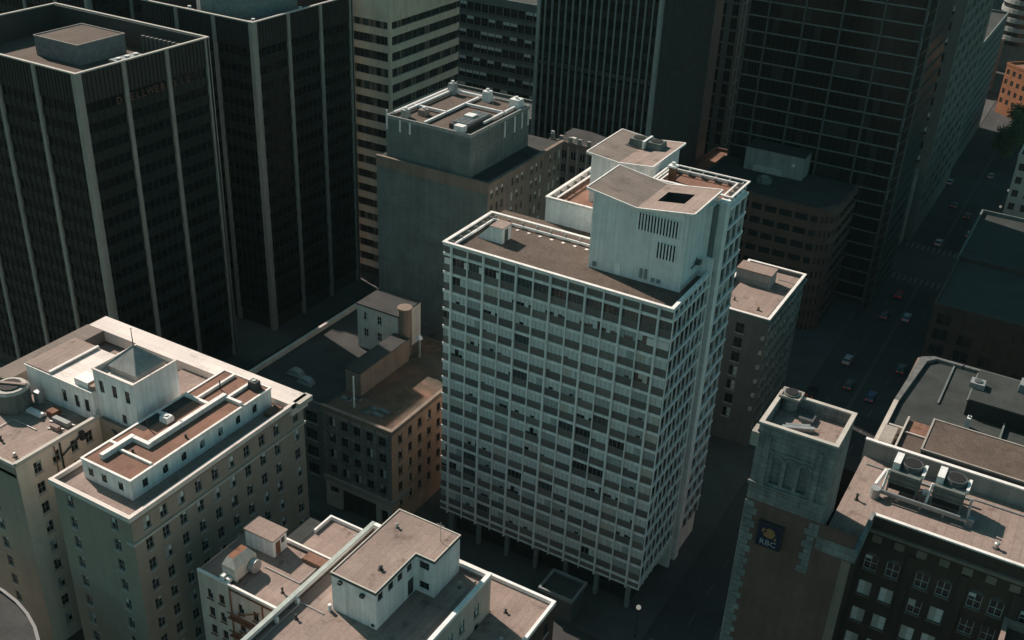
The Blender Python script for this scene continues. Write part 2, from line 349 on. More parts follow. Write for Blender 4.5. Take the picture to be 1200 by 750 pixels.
# ------------------------------------------------------------------ white slab tower in the middle
def slab():
    X0, X1, Y0, Y1, ZB, ZT = -84.2, -45.3, 129.0, 143.5, 6.0, 58.4
    b = root('office_tower', 'tall white gridded slab tower with two butterfly roofed penthouses on top', 'tower', (-64, 136, 0))
    FH, ZW = 3.27, 56.5
    mull = [-82.5+i*2.928 for i in range(13)]
    F = Face('front', 0, Y0); G = Face('side', X1, 0)
    # core behind the window skin
    m = MB(); m.box(X0+.3, X1-.3, Y0+.3, Y1, ZB, 57.0); m.build('core', 'darkmetal', b)
    m = MB(); m.box(X0+2, X1-2, Y0+2.6, Y1-1, 0, ZB-.002); m.build('lobby', 'glass', b)
    # floor bands wrap the front and the right side
    for k in range(16):
        z = ZW-k*FH
        m = MB(); m.box(X0, X1, Y0-.02, Y0+.299, z-.48, z); m.box(X1-.299, X1+.2, Y0+.299, Y1-.61, z-.42, z); m.box(X0, X0+.299, Y0+.299, Y1, z-.48, z)
        m.build('floor_band', 'band', b)
    m = MB(); m.box(X0, X1, Y0-.02, Y0+.299, 57.7, 57.95); m.box(X1-.299, X1, Y0+.299, Y1-.01, 57.7, 57.95); m.build('floor_band', 'band', b)
    # windows and spandrels
    edges = [X0+.1]+mull+[X1-.1]
    def bay(w, kind, v):
        h = 1.42; p = MB(); p.T = lambda u, dd, z: (u, -dd, z); n = 4 if w > 2.3 else 2
        down = [random.random() for _ in range(n)]
        for j in range(n):
            a, c = -w/2+w*j/n, -w/2+w*(j+1)/n
            full = {'down': 2, 'mixed': .8, 'open': 0}[kind]
            dn = random.choice((1,)*22+(.86, .72)) if down[j] < full*.75 else (.62 if down[j] < full else 0)
            zb = h-h*dn
            if dn < 1: p.cur = 5 if kind == 'open' and v else 0; p.face([(a, -.16, 0), (c, -.16, 0), (c, -.16, zb), (a, -.16, zb)][::-1])
            if dn > 0: p.cur = (1, 1, 2, 3)[v] if random.random() < .8 else 1; p.face([(a, -.14, zb), (c, -.14, zb), (c, -.14, h), (a, -.14, h)][::-1])
            p.cur = 4
            if j: p.box(a-.025, a+.025, -.16, -.12, 0, h)
        p.box(-w/2, w/2, -.16, -.07, -.05, 0); p.box(-w/2, w/2, -.16, -.07, h, h+.05)
        return p.mesh('window', ['glass', 'blind', 'blindgrey', 'blindtan', 'greymetal', 'glassblue'])
    win = {}
    def spd(w, s_):
        p = MB(); p.T = lambda u, dd, z: (u, -dd, z); p.box(-w/2, w/2, -.2, -.10, 0, 1.27); p.box(-w/2+.1, w/2-.1, -.10, -.085, .08, 1.2); return p.mesh('spandrel_panel', s_)
    sp = {}
    lit = {(12, 1): 'w', (13, 1): 'w'}
    for k in range(15):
        zf = ZW-(k+1)*FH
        for i, (a, c) in enumerate(zip(edges, edges[1:])):
            w = round(c-a, 2)
            r = random.random(); kind = 'down' if r < (.70 if k > 1 else .15) else ('mixed' if r < .84 else 'open')
            if k < 1: kind = 'open'
            v = random.choice((0, 0, 1, 1, 2, 2, 3)); q = random.randrange(4)
            if (w, kind, v, q) not in win: win[(w, kind, v, q)] = bay(w, kind, v)
            F.put(win[(w, kind, v, q)], 'window', b, (a+c)/2, zf+1.32)
            if w not in sp: sp[w] = [spd(w, s_) for s_ in ('spandrel', 'spandrel', 'spandrel2', 'spandrel3')]
            F.put(random.choice(sp[w]), 'spandrel_panel', b, (a+c)/2, zf+.01)
    for i, (a, c) in enumerate(zip(edges, edges[1:])): F.put(random.choice(sp[round(c-a, 2)]), 'spandrel_panel', b, (a+c)/2, 56.46)
    # sunlit white blinds near the right corner and some half drawn ones at the top left
    for u, z, w in ((-48.2, 51.36, 1.3), (-46.4, 51.36, 1.8), (-83.5, 54.6, 1.0), (-79.9, 54.6, .9), (-77.2, 54.6, .8), (-74.1, 54.6, .8)):
        m = F.mb(); m.box(u-w/2, u+w/2, -.12, -.1, z-.35, z+1.05); m.build('window_blind', 'blindwhite', b)
    m = F.mb(); m.box(X0+.1, mull[0], -.2, -.1, ZB+.01, 6.95); m.box(mull[-1], X1-.1, -.2, -.1, ZB+.01, 6.95); m.box(mull[0], mull[-1], -.2, -.1, ZB+.01, 6.95); m.build('soffit_panel', 'spandrel', b)
    m = MB(); m.box(X0, X1, Y0-.02, Y0+.299, 5.7, 6.0); m.box(X1-.299, X1, Y0+.299, Y1, 5.7, 6.0); m.build('floor_band', 'band', b)
    for i, u in enumerate(mull):
        t = .145 if i % 2 == 0 else .085
        m = F.mb(); m.box(u-t, u+t, .024, .42 if i % 2 == 0 else .3, 5.6, 57.95); m.build('mullion', 'band', b)
        if i % 2 == 0: m = MB(); m.box(u-.35, u+.35, Y0+.9, Y0+1.6, 0, 5.68); m.build('column', 'greymetal', b)
    # right side: eight narrow bays
    w = 14.2/8
    def sbay(v):
        p = MB(); p.T = lambda u, dd, z: (u, -dd, z); p.cur = v % 2; p.face([(-w/2+.1, -.2, 0), (w/2-.1, -.2, 0), (w/2-.1, -.2, 2.7), (-w/2+.1, -.2, 2.7)][::-1])
        if v > 1: p.cur = 2; zb = 1.0 if v == 2 else 1.9; p.face([(-w/2+.1, -.17, zb), (w/2-.1, -.17, zb), (w/2-.1, -.17, 2.7), (-w/2+.1, -.17, 2.7)][::-1])
        p.cur = 3; p.box(-w/2+.1, w/2-.1, -.2, -.1, 0, .9); return p
    sm = [sbay(v).mesh('window', ['glass', 'glassblue', 'blindgrey', 'darkfin']) for v in range(4)]
    rest = MB()
    for k in range(15):
        z = ZW-(k+1)*FH+.05
        for i in range(8):
            u = Y0+.2+w*(i+.5)
            if k < 11: G.put(random.choice(sm), 'window', b, u, z)
            else:
                q = sbay(random.randrange(4)); base = len(rest.v)
                rest.f += [[base+j for j in f] for f in q.f]; rest.mi += q.mi
                rest.v += [(X1-vy, u+vx, z+vz) for vx, vy, vz in q.v]
    rest.build('window', ['glass', 'glassblue', 'blindgrey', 'darkfin'], b, kind='stuff')
    for i in range(9):
        u = Y0+.12+w*i; m = G.mb(); m.box(u-.075, u+.075, .003, .17, 5.7, 57.9); m.build('fin', 'band', b)
    # roof with double rail parapet
    m = MB(); m.box(X0+.3, X1-.3, Y0+.3, Y1+3.8, 57.01, 57.3); m.build('roof', 'gravelbrown', b)
    m = MB(); m.box(X0-.05, X1+.05, Y0-.3, Y0+.25, 58.2, 58.4); m.box(X0-.05, X0+.5, Y0+.25, Y1+.05, 58.2, 58.4); m.box(X0+.5, -76.2, Y1-.5, Y1+.05, 58.2, 58.4); m.box(-76.2, -62, Y1-.5, Y1+.05, 58.2, 58.4)
    m.build('roof_rail', 'trim', b)
    m = MB(); m.box(X1-.5, X1+.05, Y0+.25, Y1, 58.2, 58.4); m.box(X0+.1, X1-.1, Y0-.05, Y0+.1, 57.95, 58.2); m.box(X1-.25, X1-.1, Y0+.1, Y1, 57.95, 58.2); m.build('roof_rail', 'band', b)
    m = MB(); m.box(X0+1.2, X1-1.2, Y0+1.0, Y0+1.2, 57.3, 57.75); m.box(X0+1.2, X0+1.45, Y0+1.2, Y1-1.2, 57.5, 57.85); m.box(X0+1.2, -62, Y1-1.4, Y1-1.2, 57.5, 57.85); m.build('inner_rail', 'white', b)
    boxes('rail_post', 'concrete', b, [(X0+1.3+i*2.6, X0+1.42+i*2.6, Y1-1.2, Y1-.5, 57.3, 58.2) for i in range(9)]+[(X0+.5, X0+1.2, Y0+1.3+i*2.3, Y0+1.42+i*2.3, 57.3, 58.2) for i in range(6)])
    boxes('roof_pad', 'roofwhite', b, [(X0+4+i*2.1, X0+4.5+i*2.1, Y1-2.5, Y1-2.0, 57.301, 57.4) for i in range(8)])
    # rear block, a storey higher, and the taller core at its right end
    RX0, RX1, RY0, RY1, RZ = -76.1, -58.0, 147.3, 166.0, 61.6
    m = MB(); m.box(RX0, RX1, RY0, RY1, 0, RZ-1.4); m.build('rear_block', 'white', b)
    m = MB(); m.box(RX0+1.5, -50, Y1, RY0-.003, 0, 57.0); m.build('link', 'darkmetal', b)
    m = MB(); m.box(RX0+.25, RX1-.01, RY0+.25, RY1-.25, RZ-1.38, RZ-1.1); m.build('rear_roof', 'roofrust', b)
    m = MB(); m.ring(RX0, RX1-.01, RY0, RY1, RZ-1.39, RZ-.25, .22); m.build('parapet', 'white', b)
    boxes('roof_rail', 'trim', b, [(RX0-.15, RX0+.35, RY0-.1, RY1+.2, RZ-.1, RZ+.1), (RX0+.351, RX1-.02, RY0-.1, RY0+.35, RZ-.1, RZ+.1), (RX0+1.3, RX0+1.6, RY0+1.2, RY1-1, RZ-.35, RZ-.15)])
    boxes('rail_post', 'concrete', b, [(RX0+.4, RX0+1.3, RY0+1.5+i*2.6, RY0+1.65+i*2.6, RZ-1.1, RZ-.1) for i in range(7)])
    KX0, KX1, KY0, KY1, KZ = -57.9, -45.05, 147.0, 155.0, 69.1
    m = MB(); m.box(KX0, KX1-.35, KY0, KY1, 0, KZ-1.2); m.build('core_block', 'white', b)
    m = MB(); m.box(KX0+.2, KX1-.4, KY0+.2, KY1-.2, KZ-1.199, KZ-1.0); m.build('core_roof', 'roofrust', b)
    m = MB(); m.ring(KX0, KX1-.3, KY0, KY1, KZ-1.198, KZ-.45, .19); m.build('parapet', 'white', b)
    m = MB(); m.ring(KX0-.1, KX1+.15, KY0+.1, KY1+.2, KZ-.1, KZ+.1, .32); m.build('roof_rail', 'trim', b)
    m = MB(); m.ring(KX0+.9, KX1-1.3, KY0+.9, KY1-1.0, KZ-.3, KZ-.12, .26); m.build('roof_rail', 'trim', b)
    boxes('rail_post', 'concrete', b, [(KX1-1.3, KX1-.1, KY0+.8+i*2.0, KY0+.95+i*2.0, KZ-1.0, KZ-.11) for i in range(4)]+[(KX0+1+i*2.2, KX0+1.15+i*2.2, KY1-1.0, KY1-.12, KZ-1.0, KZ-.11) for i in range(6)])
    H = Face('side', KX1-.35, 0)
    for k in range(19):
        z = 67.4-k*FH
        m = MB(); m.box(KX1-.349, KX1+.16, KY0+.2, KY1+.1, z-.4, z); m.build('floor_band', 'band', b)
        for i in range(3):
            m = H.mb(); u = KY0+.35+i*2.55; m.box(u, u+2.3, .003, .12, z-FH+.01, z-.41); m.build('window', random.choice(('glass', 'glass', 'glassblue', 'blindgrey')), b)
            m = H.mb(); m.box(u, u+2.3, .121, .16, z-FH+.01, z-FH+1.1); m.build('spandrel_panel', 'darkfin', b)
    for i in range(4): u = KY0+.22+i*2.55; m = H.mb(); m.box(u-.08, u+.08, .003, .4, 5, KZ-1.6); m.build('fin', 'band', b)
    m = MB(); m.box(-49.4, -46.5, Y1+.02, 145.9, 0, 68.6); m.build('stair_shaft', 'band', b)
    m = MB(); m.box(-46.499, -46.1, Y1+.3, 146.99, 0, 68.4); m.build('shaft_groove', 'greywall', b)
    m = MB(); m.box(-46.4, KX1+.1, 145.3, 146.998, 0, KZ-.3); m.build('stair_shaft', 'band', b)
    m = MB(); m.box(-48.6, X1+.12, Y1-.6, Y1+.018, 0, 60.5); m.build('stair_shaft', 'band', b)
    # penthouse one: ribbed walls, louvres, butterfly roof
    px0, px1, py0, py1 = -62.2, -47.3, 136.0, 146.4
    vx = -55.2
    m = MB()
    m.f = []
    pts = [(px0, py0, 57.3), (px1, py0, 57.3), (px1, py0, 69.9), (vx, py0, 68.7), (px0, py0, 69.9)]
    m.face(pts); m.face([(x, py1, z) for x, y, z in pts][::-1]); m.face([(px1, py0, 57.3), (px1, py1, 57.3), (px1, py1, 69.9), (px1, py0, 69.9)]); m.face([(px0, py1, 57.3), (px0, py0, 57.3), (px0, py0, 69.9), (px0, py1, 69.9)])
    pw = m.build('penthouse', 'corr', b)
    m = MB(); x = px0+.1
    while x < px1-.1: m.box(x, x+.09, py0-.07, py0-.002, 57.32, 68.6); x += .42
    m.build('wall_rib', 'corr', pw, kind='stuff')
    m = MB(); m.box(px0-.12, px0+.16, py0-.14, py0+.3, 57.31, 69.9); m.build('corner_trim', 'trim', pw)
    def butterfly(xl, xv, xr, ya, yb, zl, zv, zr, t, mts, par, hole=None):
        m = MB(); m.face([(xl, ya, zl), (xv, ya, zv), (xv, yb, zv), (xl, yb, zl)]); m.face([(xl, yb, zl-t), (xv, yb, zv-t), (xv, ya, zv-t), (xl, ya, zl-t)])
        m.build('penthouse_roof', mts[0], par)
        m = MB()
        if hole:
            a, c, e, g = hole; zz = lambda x: zv+(zr-zv)*(x-xv)/(xr-xv)
            for q in ((xv, a, ya, yb), (c, xr, ya, yb), (a, c, ya, e), (a, c, g, yb)):
                m.face([(q[0], q[2], zz(q[0])), (q[1], q[2], zz(q[1])), (q[1], q[3], zz(q[1])), (q[0], q[3], zz(q[0]))])
            m.build('penthouse_roof', mts[1], par)
            w = MB(); zd = 66
            w.face([(a, e, zd), (c, e, zd), (c, g, zd), (a, g, zd)])
            for p, q in (((a, e), (a, g)), ((a, g), (c, g)), ((c, g), (c, e)), ((c, e), (a, e))):
                w.face([(*q, zd), (*p, zd), (*p, zz(p[0])), (*q, zz(q[0]))][::-1])
            w.build('roof_well', 'roofdark', par)
        else:
            m.face([(xv, ya, zv), (xr, ya, zr), (xr, yb, zr), (xv, yb, zv)]); m.build('penthouse_roof', mts[1], par)
        e = MB()
        def edge(p, q):
            (x, y, z), (u, v, w_) = p, q; e.beam((x, y, z-.12), (u, v, w_-.12), .22, .34)
        edge((xl, ya, zl), (xv, ya, zv)); edge((xv, ya, zv), (xr, ya, zr)); edge((xr, ya+.1, zr), (xr, yb-.1, zr)); edge((xr, yb, zr), (xv, yb, zv)); edge((xv, yb, zv), (xl, yb, zl)); edge((xl, yb-.1, zl), (xl, ya+.1, zl))
        e.build('roof_fascia', 'trim', par)
    butterfly(px0-1.2, vx, px1+.9, py0-.5, py1+.4, 70.25, 69.0, 70.2, .3, ('graveltan', 'roofpink'), pw, (-53.6, -49.4, 139.2, 143.4))
    for (a, c, z0, z1, n) in ((-54.9, -48.6, 65.6, 68.2, 13), (-51.6, -48.6, 61.9, 64.4, 6)):
        m = MB(); m.box(a, c, py0-.075, py0-.07, z0, z1); lv = m.build('louvre', 'black', pw)
        m = MB(); s = (c-a)/n
        for i in range(n+1): m.box(a+i*s-.11, a+i*s+.11, py0-.2, py0-.08, z0-.1, z1+.1)
        m.build('louvre_blade', 'corr', pw)
    m = MB(); m.box(-57.9, -57.0, py0-.11, py0-.075, 57.35, 59.4); m.build('door', 'white', pw)
    m = MB()
    for x, z, w_, h in ((-53.8, 58.0, .35, 1.5), (-53.0, 58.0, .35, 1.6), (-51.9, 57.9, .5, .6), (-51.0, 57.9, .5, .6), (-61.6, 57.8, .6, .7)): m.box(x, x+w_, py0-.25, py0-.075, z, z+h)
    m.build('wall_box', 'greymetal', pw)
    m = MB(); m.beam((px1+.3, 139, 60.1), (px1+.3, 142.6, 60.1), .15); m.box(px1+.002, px1+.8, 141.0, 142.0, 59.9, 60.5); m.beam((px1+.4, 140, 60.2), (px1+.4, 140.6, 61.4), .12); m.build('pipe_bracket', 'darkfin', pw)
    # penthouse two
    qx0, qx1, qy0, qy1, qv = -70.8, -60.6, 152.3, 165.0, -65.8
    m = MB(); pts = [(qx0, qy0, RZ-1.1), (qx1, qy0, RZ-1.1), (qx1, qy0, 68.8), (qv, qy0, 68.2), (qx0, qy0, 68.8)]
    m.face(pts); m.face([(x, qy1, z) for x, y, z in pts][::-1]); m.face([(qx1, qy0, RZ-1.1), (qx1, qy1, RZ-1.1), (qx1, qy1, 68.8), (qx1, qy0, 68.8)]); m.face([(qx0, qy1, RZ-1.1), (qx0, qy0, RZ-1.1), (qx0, qy0, 68.8), (qx0, qy1, 68.8)])
    p2 = m.build('penthouse', 'whitewall', b)
    butterfly(qx0-.8, qv, qx1+.7, qy0-.4, qy1+.6, 69.1, 68.5, 69.1, .3, ('graveltan', 'roofpink'), p2)
    m = MB()
    for k in range(4): m.beam((qx1+.2, 154+k*.7, 62+.3), (qx1+.2, 160+k*.7, 66.6), .16)
    m.beam((qx1+.2, 154, 62.3), (qx1+.2, 156.2, 62.3), .14); m.build('stair_rail', 'greymetal', p2)
    m = MB(); m.box(-60.4, -58.3, 155.3, 158, RZ-1.09, 66.9); m.build('stair_head', 'whitewall', b)
    # small things on the roof
    t = root('cooling_unit', 'low grey cooling unit with two dark fans on the rear butterfly roof', 'cooling unit', (-64.8, 161.2, 68.5))
    m = MB(); m.box(-67.8, -65.1, 159.8, 162.6, 68.85, 69.9, .15); m.box(-64.7, -62.0, 159.8, 162.6, 68.85, 69.9, .15); m.build('casing', 'tarp', t)
    m = MB(); m.cyl(-66.45, 161.2, 69.9, 70.02, 1.0, 14); m.cyl(-63.35, 161.2, 69.9, 70.02, 1.0, 14); m.build('fan', 'black', t)
    m = MB(); m.box(-65.1, -64.7, 159.2, 162.8, 68.85, 70.1); m.build('pipe_cover', 'white_metal', t)
    m = MB(); m.box(-68.2, -61.6, 159.5, 162.9, 68.5, 68.84); m.build('base', 'darkfin', t)
    t = root('chimney', 'brown square chimney with a white cap on the rear core roof of the white tower', 'chimney', (-56.0, 150.6, 68.1))
    m = MB(); m.box(-56.5, -55.5, 150.1, 151.1, 68.1, 70.4); m.build('stack', 'rust', t); m = MB(); m.box(-56.7, -55.3, 149.9, 151.3, 70.401, 70.7); m.cyl(-56, 150.6, 70.701, 71.2, .3, 8); m.build('cap', 'white_metal', t)
    t = root('stair_hatch', 'small white wedge shaped roof hatch casting a shadow at the left roof end', 'roof hatch', (-79.2, 136.6, 57.3))
    m = MB(); P = [(-81.9, 135.2, 57.3), (-77.2, 135.2, 57.3), (-77.2, 138.0, 57.3), (-81.9, 138.0, 57.3), (-79.4, 135.2, 59.9), (-77.2, 135.2, 59.9), (-77.2, 138.0, 59.9), (-79.4, 138.0, 59.9)]
    for f in ((0, 1, 5, 4), (1, 2, 6, 5), (2, 3, 7, 6), (3, 0, 4, 7), (4, 5, 6, 7)): m.face([P[k] for k in f])
    m.build('shell', 'whitewall', t); m = MB(); m.box(-77.19, -77.12, 136.0, 136.9, 57.35, 59.5); m.build('door', 'darkfin', t)
    m = MB(); m.box(-79.5, -77.1, 135.1, 138.1, 59.9, 60.0); m.build('cap', 'roofpink', t)
slab()

# ------------------------------------------------------------------ dark glass towers on the left
def dark_tower(label, x0, x1, y0, y1, h, nf, ns, fh, fbase=0, mech=None):
    b = root('glass_tower', label, 'tower', (x1, y0, 0), None)
    m = MB(); m.box(x0, x1-.3, y0+.3, y1, 0, h-6.2); m.build('core', 'darkmetal', b)
    crown = 6.0
    for F, L, n, off in ((Face('front', x0, y0), x1-x0, nf, 0), (Face('side', x1, y0), y1-y0, ns, 1)):
        bw = L/n
        wz = int((h-crown)/fh)
        vis = fh*.5
        def strip(kind):
            p = MB(); p.T = lambda u, dd, z: (u, -dd, z); w = bw-.9
            hh = vis if kind == 'window' else fh-vis
            p.cur = 0; p.face([(-w/2, -.28 if kind == 'window' else -.16, 0), (w/2, -.28 if kind == 'window' else -.16, 0), (w/2, -.28 if kind == 'window' else -.16, hh), (-w/2, -.28 if kind == 'window' else -.16, hh)][::-1])
            if kind != 'window': p.face([(-w/2, -.16, hh), (w/2, -.16, hh), (w/2, -.28, hh), (-w/2, -.28, hh)][::-1])
            p.cur = 1; k = int(w/1.5); st = w/k
            for j in range(k+1): p.box(-w/2+j*st-.06, -w/2+j*st+.06, -.3, .0 if kind != 'window' else -.12, 0, hh)
            return p.mesh(kind, ['towerglass' if kind == 'window' else 'towerpanel', 'blackfin'])
        a, c = strip('window'), strip('spandrel_panel')
        for k in range(wz):
            z = h-crown-(k+1)*fh
            for i in range(n):
                u = bw*(i+.5)
                F.put(c, 'spandrel_panel', b, u, z); F.put(a, 'window', b, u, z+fh-vis)
        for i in range(n):
            p = F.mb(); w = bw-.9; u0_ = bw*(i+.5)-w/2; p.box(u0_, u0_+w, -.3, -.16, h-crown, h-.3); k = int(w/.9); st = w/k
            for j in range(k+1): p.box(u0_+j*st-.1, u0_+j*st+.1, -.159, .02, h-crown, h-.3)
            p.build('louvre_panel', 'blackfin', b)
        for i in range(n+1):
            u = bw*i
            if i == (n if off == 0 else 0): continue
            if i == (0 if off == 0 else -1): continue
            p = F.mb(); p.box(u-.43, u+.43, -.3, .35, 0, h-.26); p.build('pilaster', 'stone', b)
    m = MB(); m.prism([(x1-.9, y0-.35), (x1+.1, y0-.35), (x1+.35, y0-.1), (x1+.35, y0+.9), (x1-.29, y0+.9), (x1-.9, y0+.29)], 0, h-.26); m.build('pilaster', 'stone', b)
    m = MB(); m.box(x1-1, x1+.35, y1+.003, y1+.7, 0, h-.26); m.build('pilaster', 'stone', b)
    m = MB(); m.ring(x0-.3, x1+.4, y0-.4, y1+.75, h-.25, h, .55); m.build('coping', 'stonelight', b)
    m = MB(); m.ring(x0, x1-.3, y0+.3, y1, h-6.199, h-.251, .25); m.build('parapet', 'darkmetal', b)
    m = MB(); m.box(x0+.3, x1-.6, y0+.6, y1-.3, h-6.19, h-5.6); m.build('roof', 'gravelbrown', b)
    return b
b = dark_tower('black glass tower at the left edge with pale corner column and boxed roof plant', -201.2, -157.6, 123.6, 155, 72.8, 4, 3, 3.75)
m = MB(); m.box(-188.4, -176.0, 139.4, 151.2, 67.21, 71.0); pl_ = m.build('plant_room', 'greymetal', b)
m = MB(); m.box(-188.2, -176.2, 139.6, 151.0, 71.001, 71.1); m.build('plant_roof', 'gravelbrown', pl_)
m = MB(); m.ring(-188.5, -175.9, 139.3, 151.3, 71.0, 71.3, .2); m.build('plant_coping', 'stone', pl_)
boxes('vent', 'darkfin', b, [(-182+i*1.15, -181.4+i*1.15, 125.6, 126.4, 67.2, 71.0) for i in range(8)]+[(-173+i*1.2, -172.4+i*1.2, 152.6, 153.4, 67.2, 71.0) for i in range(9)])
for i, (x, y, w_, dp, hh, mt, lab) in enumerate(((-166.5, 143, 3.4, 6.5, 1.8, 'greymetal', 'long grey air duct unit on the roof of the left black tower'), (-163.2, 148.5, 2.2, 3.0, 1.2, 'white_metal', 'white vent cluster in the right roof corner of the left black tower'))):
    t = root('roof_unit', lab, 'air unit', (x, y, 67.2)); m = MB(); m.box(x-w_/2, x+w_/2, y-dp/2, y+dp/2, 67.2, 68+hh, .1); m.build('casing', mt, t); m = MB()
    for k in range(3): m.cyl(x, y-dp/3+k*dp/3, 68+hh, 68.4+hh, .5, 8)
    m.build('fan', 'white_metal', t)
# dim red roof sign on the tower
def text_mesh(s, size, ext):
    c = bpy.data.curves.new('t', 'FONT'); c.body = s; c.size = size; c.extrude = ext; c.align_x = 'CENTER'; c.resolution_u = 2
    o = bpy.data.objects.new('t', c); COL.objects.link(o); bpy.context.view_layer.update()
    me = bpy.data.meshes.new_from_object(o.evaluated_get(bpy.context.evaluated_depsgraph_get())); bpy.data.objects.remove(o); return me
for s, yy in (('D', 132.0), ('E', 135.0), ('L', 136.5), ('L', 137.9), ('W', 139.5), ('E', 141.1), ('B', 142.6), ('L', 146.0), ('L', 147.6), ('L', 149.2)):
    me = text_mesh(s, 1.9, .06); me.materials.append(M['signred']); me.name = 'sign_letter'
    o = bpy.data.objects.new('sign_letter', me); COL.objects.link(o); g = ORG[b]; o.parent = b
    o.location = (-157.5+.2-g[0], yy-g[1], 65.2-g[2]); o.rotation_euler = (math.pi/2, 0, math.pi/2)
b = dark_tower('black glass tower behind and right of the nearest black tower with a big roof drum', -190, -157.6, 168.6, 201, 73.2, 3, 3, 3.75)
t = root('plant_drum', 'large dark octagonal plant housing on the second black tower roof', 'roof plant', (-174, 184, 67.6))
m = MB(); m.cyl(-173, 184, 67.6, 77, 11, 16); m.build('drum', 'greymetal', t); m = MB(); m.cyl(-173, 184, 77, 77.4, 11.2, 16); m.build('rim', 'stone', t)
for x, y, lab in ((-160.6, 171.6, 'pale vent block in the near corner of the second black tower roof'), (-178.5, 171.4, 'pale vent block beside the left roof edge of the second black tower'), (-160.0, 186, 'pale vent block beside the right roof edge of the second black tower')):
    t = root('roof_vent', lab, 'vent', (x, y, 67.6)); m = MB(); m.box(x-1.3, x+1.3, y-.8, y+.8, 67.6, 72.2, .15); m.build('casing', 'roofpink', t); m = MB(); m.cyl(x+.5, y, 72.2, 72.9, .4, 8); m.build('cowl', 'white_metal', t)
dark_tower('distant black tower showing above the left roof edge of the nearest black tower', -262, -216, 176, 214, 96, 4, 3, 3.75)
# ------------------------------------------------------------------ striped tower
def striped():
    x0, x1, y0, y1, h = -168, -149.4, 205.2, 235, 73.6
    b = root('striped_tower', 'beige tower with alternating pale bands and dark window strips behind the black towers', 'tower', (x1, y0, 0))
    m = MB(); m.box(x0, x1-.5, y0+.5, y1, 0, h-3); m.build('core', 'darkmetal', b)
    m = MB(); m.ring(x0, x1, y0, y1, h-6.3, h-.3, .5); m.build('parapet', 'creamband', b); m = MB(); m.ring(x0-.1, x1+.1, y0-.1, y1+.1, h-.3, h, .8); m.build('coping', 'stonelight', b)
    m = MB(); m.box(x0+.5, x1-.6, y0+.6, y1-.5, h-3, h-2.7); m.build('roof', 'gravelbrown', b)
    m = MB(); m.box(x1-.6, x1+.12, y0-.12, y0+.6, 0, h-6.32); m.build('corner_pier', 'creamband', b)
    F, G = Face('front', x0, y0), Face('side', x1, y0)
    for k in range(20):
        z = 65.6-k*3.83
        if z < 2: break
        for f, L, nb in ((F, x1-x0-.62, 3), (G, y1-y0, 5)):
            a = 0 if f is F else .62
            m = f.mb(); m.box(a, L, -.49, 0, z-1.7, z); m.build('floor_band', 'creamband', b)
            bw = (L-a)/nb
            for i in range(nb):
                key = (id(f), )
                m = None
                if not hasattr(f, 'wm'):
                    f.wm = []
                    for v in range(4):
                        p = MB(); p.T = lambda u, dd, zz: (u, -dd, zz); n = 5
                        for j in range(n):
                            ua, ub = -bw/2+bw*j/n, -bw/2+bw*(j+1)/n
                            p.cur = 0 if random.random() < .7 else random.choice((1, 2)); p.face([(ua, -.42, 0), (ub, -.42, 0), (ub, -.42, 2.11), (ua, -.42, 2.11)][::-1])
                            p.cur = 3; p.box(ua-.05, ua+.05, -.419, -.2, 0, 2.11)
                        f.wm.append(p.mesh('window', ['glass', 'brownstone', 'glassblue', 'framedark']))
                f.put(random.choice(f.wm), 'window', b, a+bw*(i+.5), z+.01)
striped()

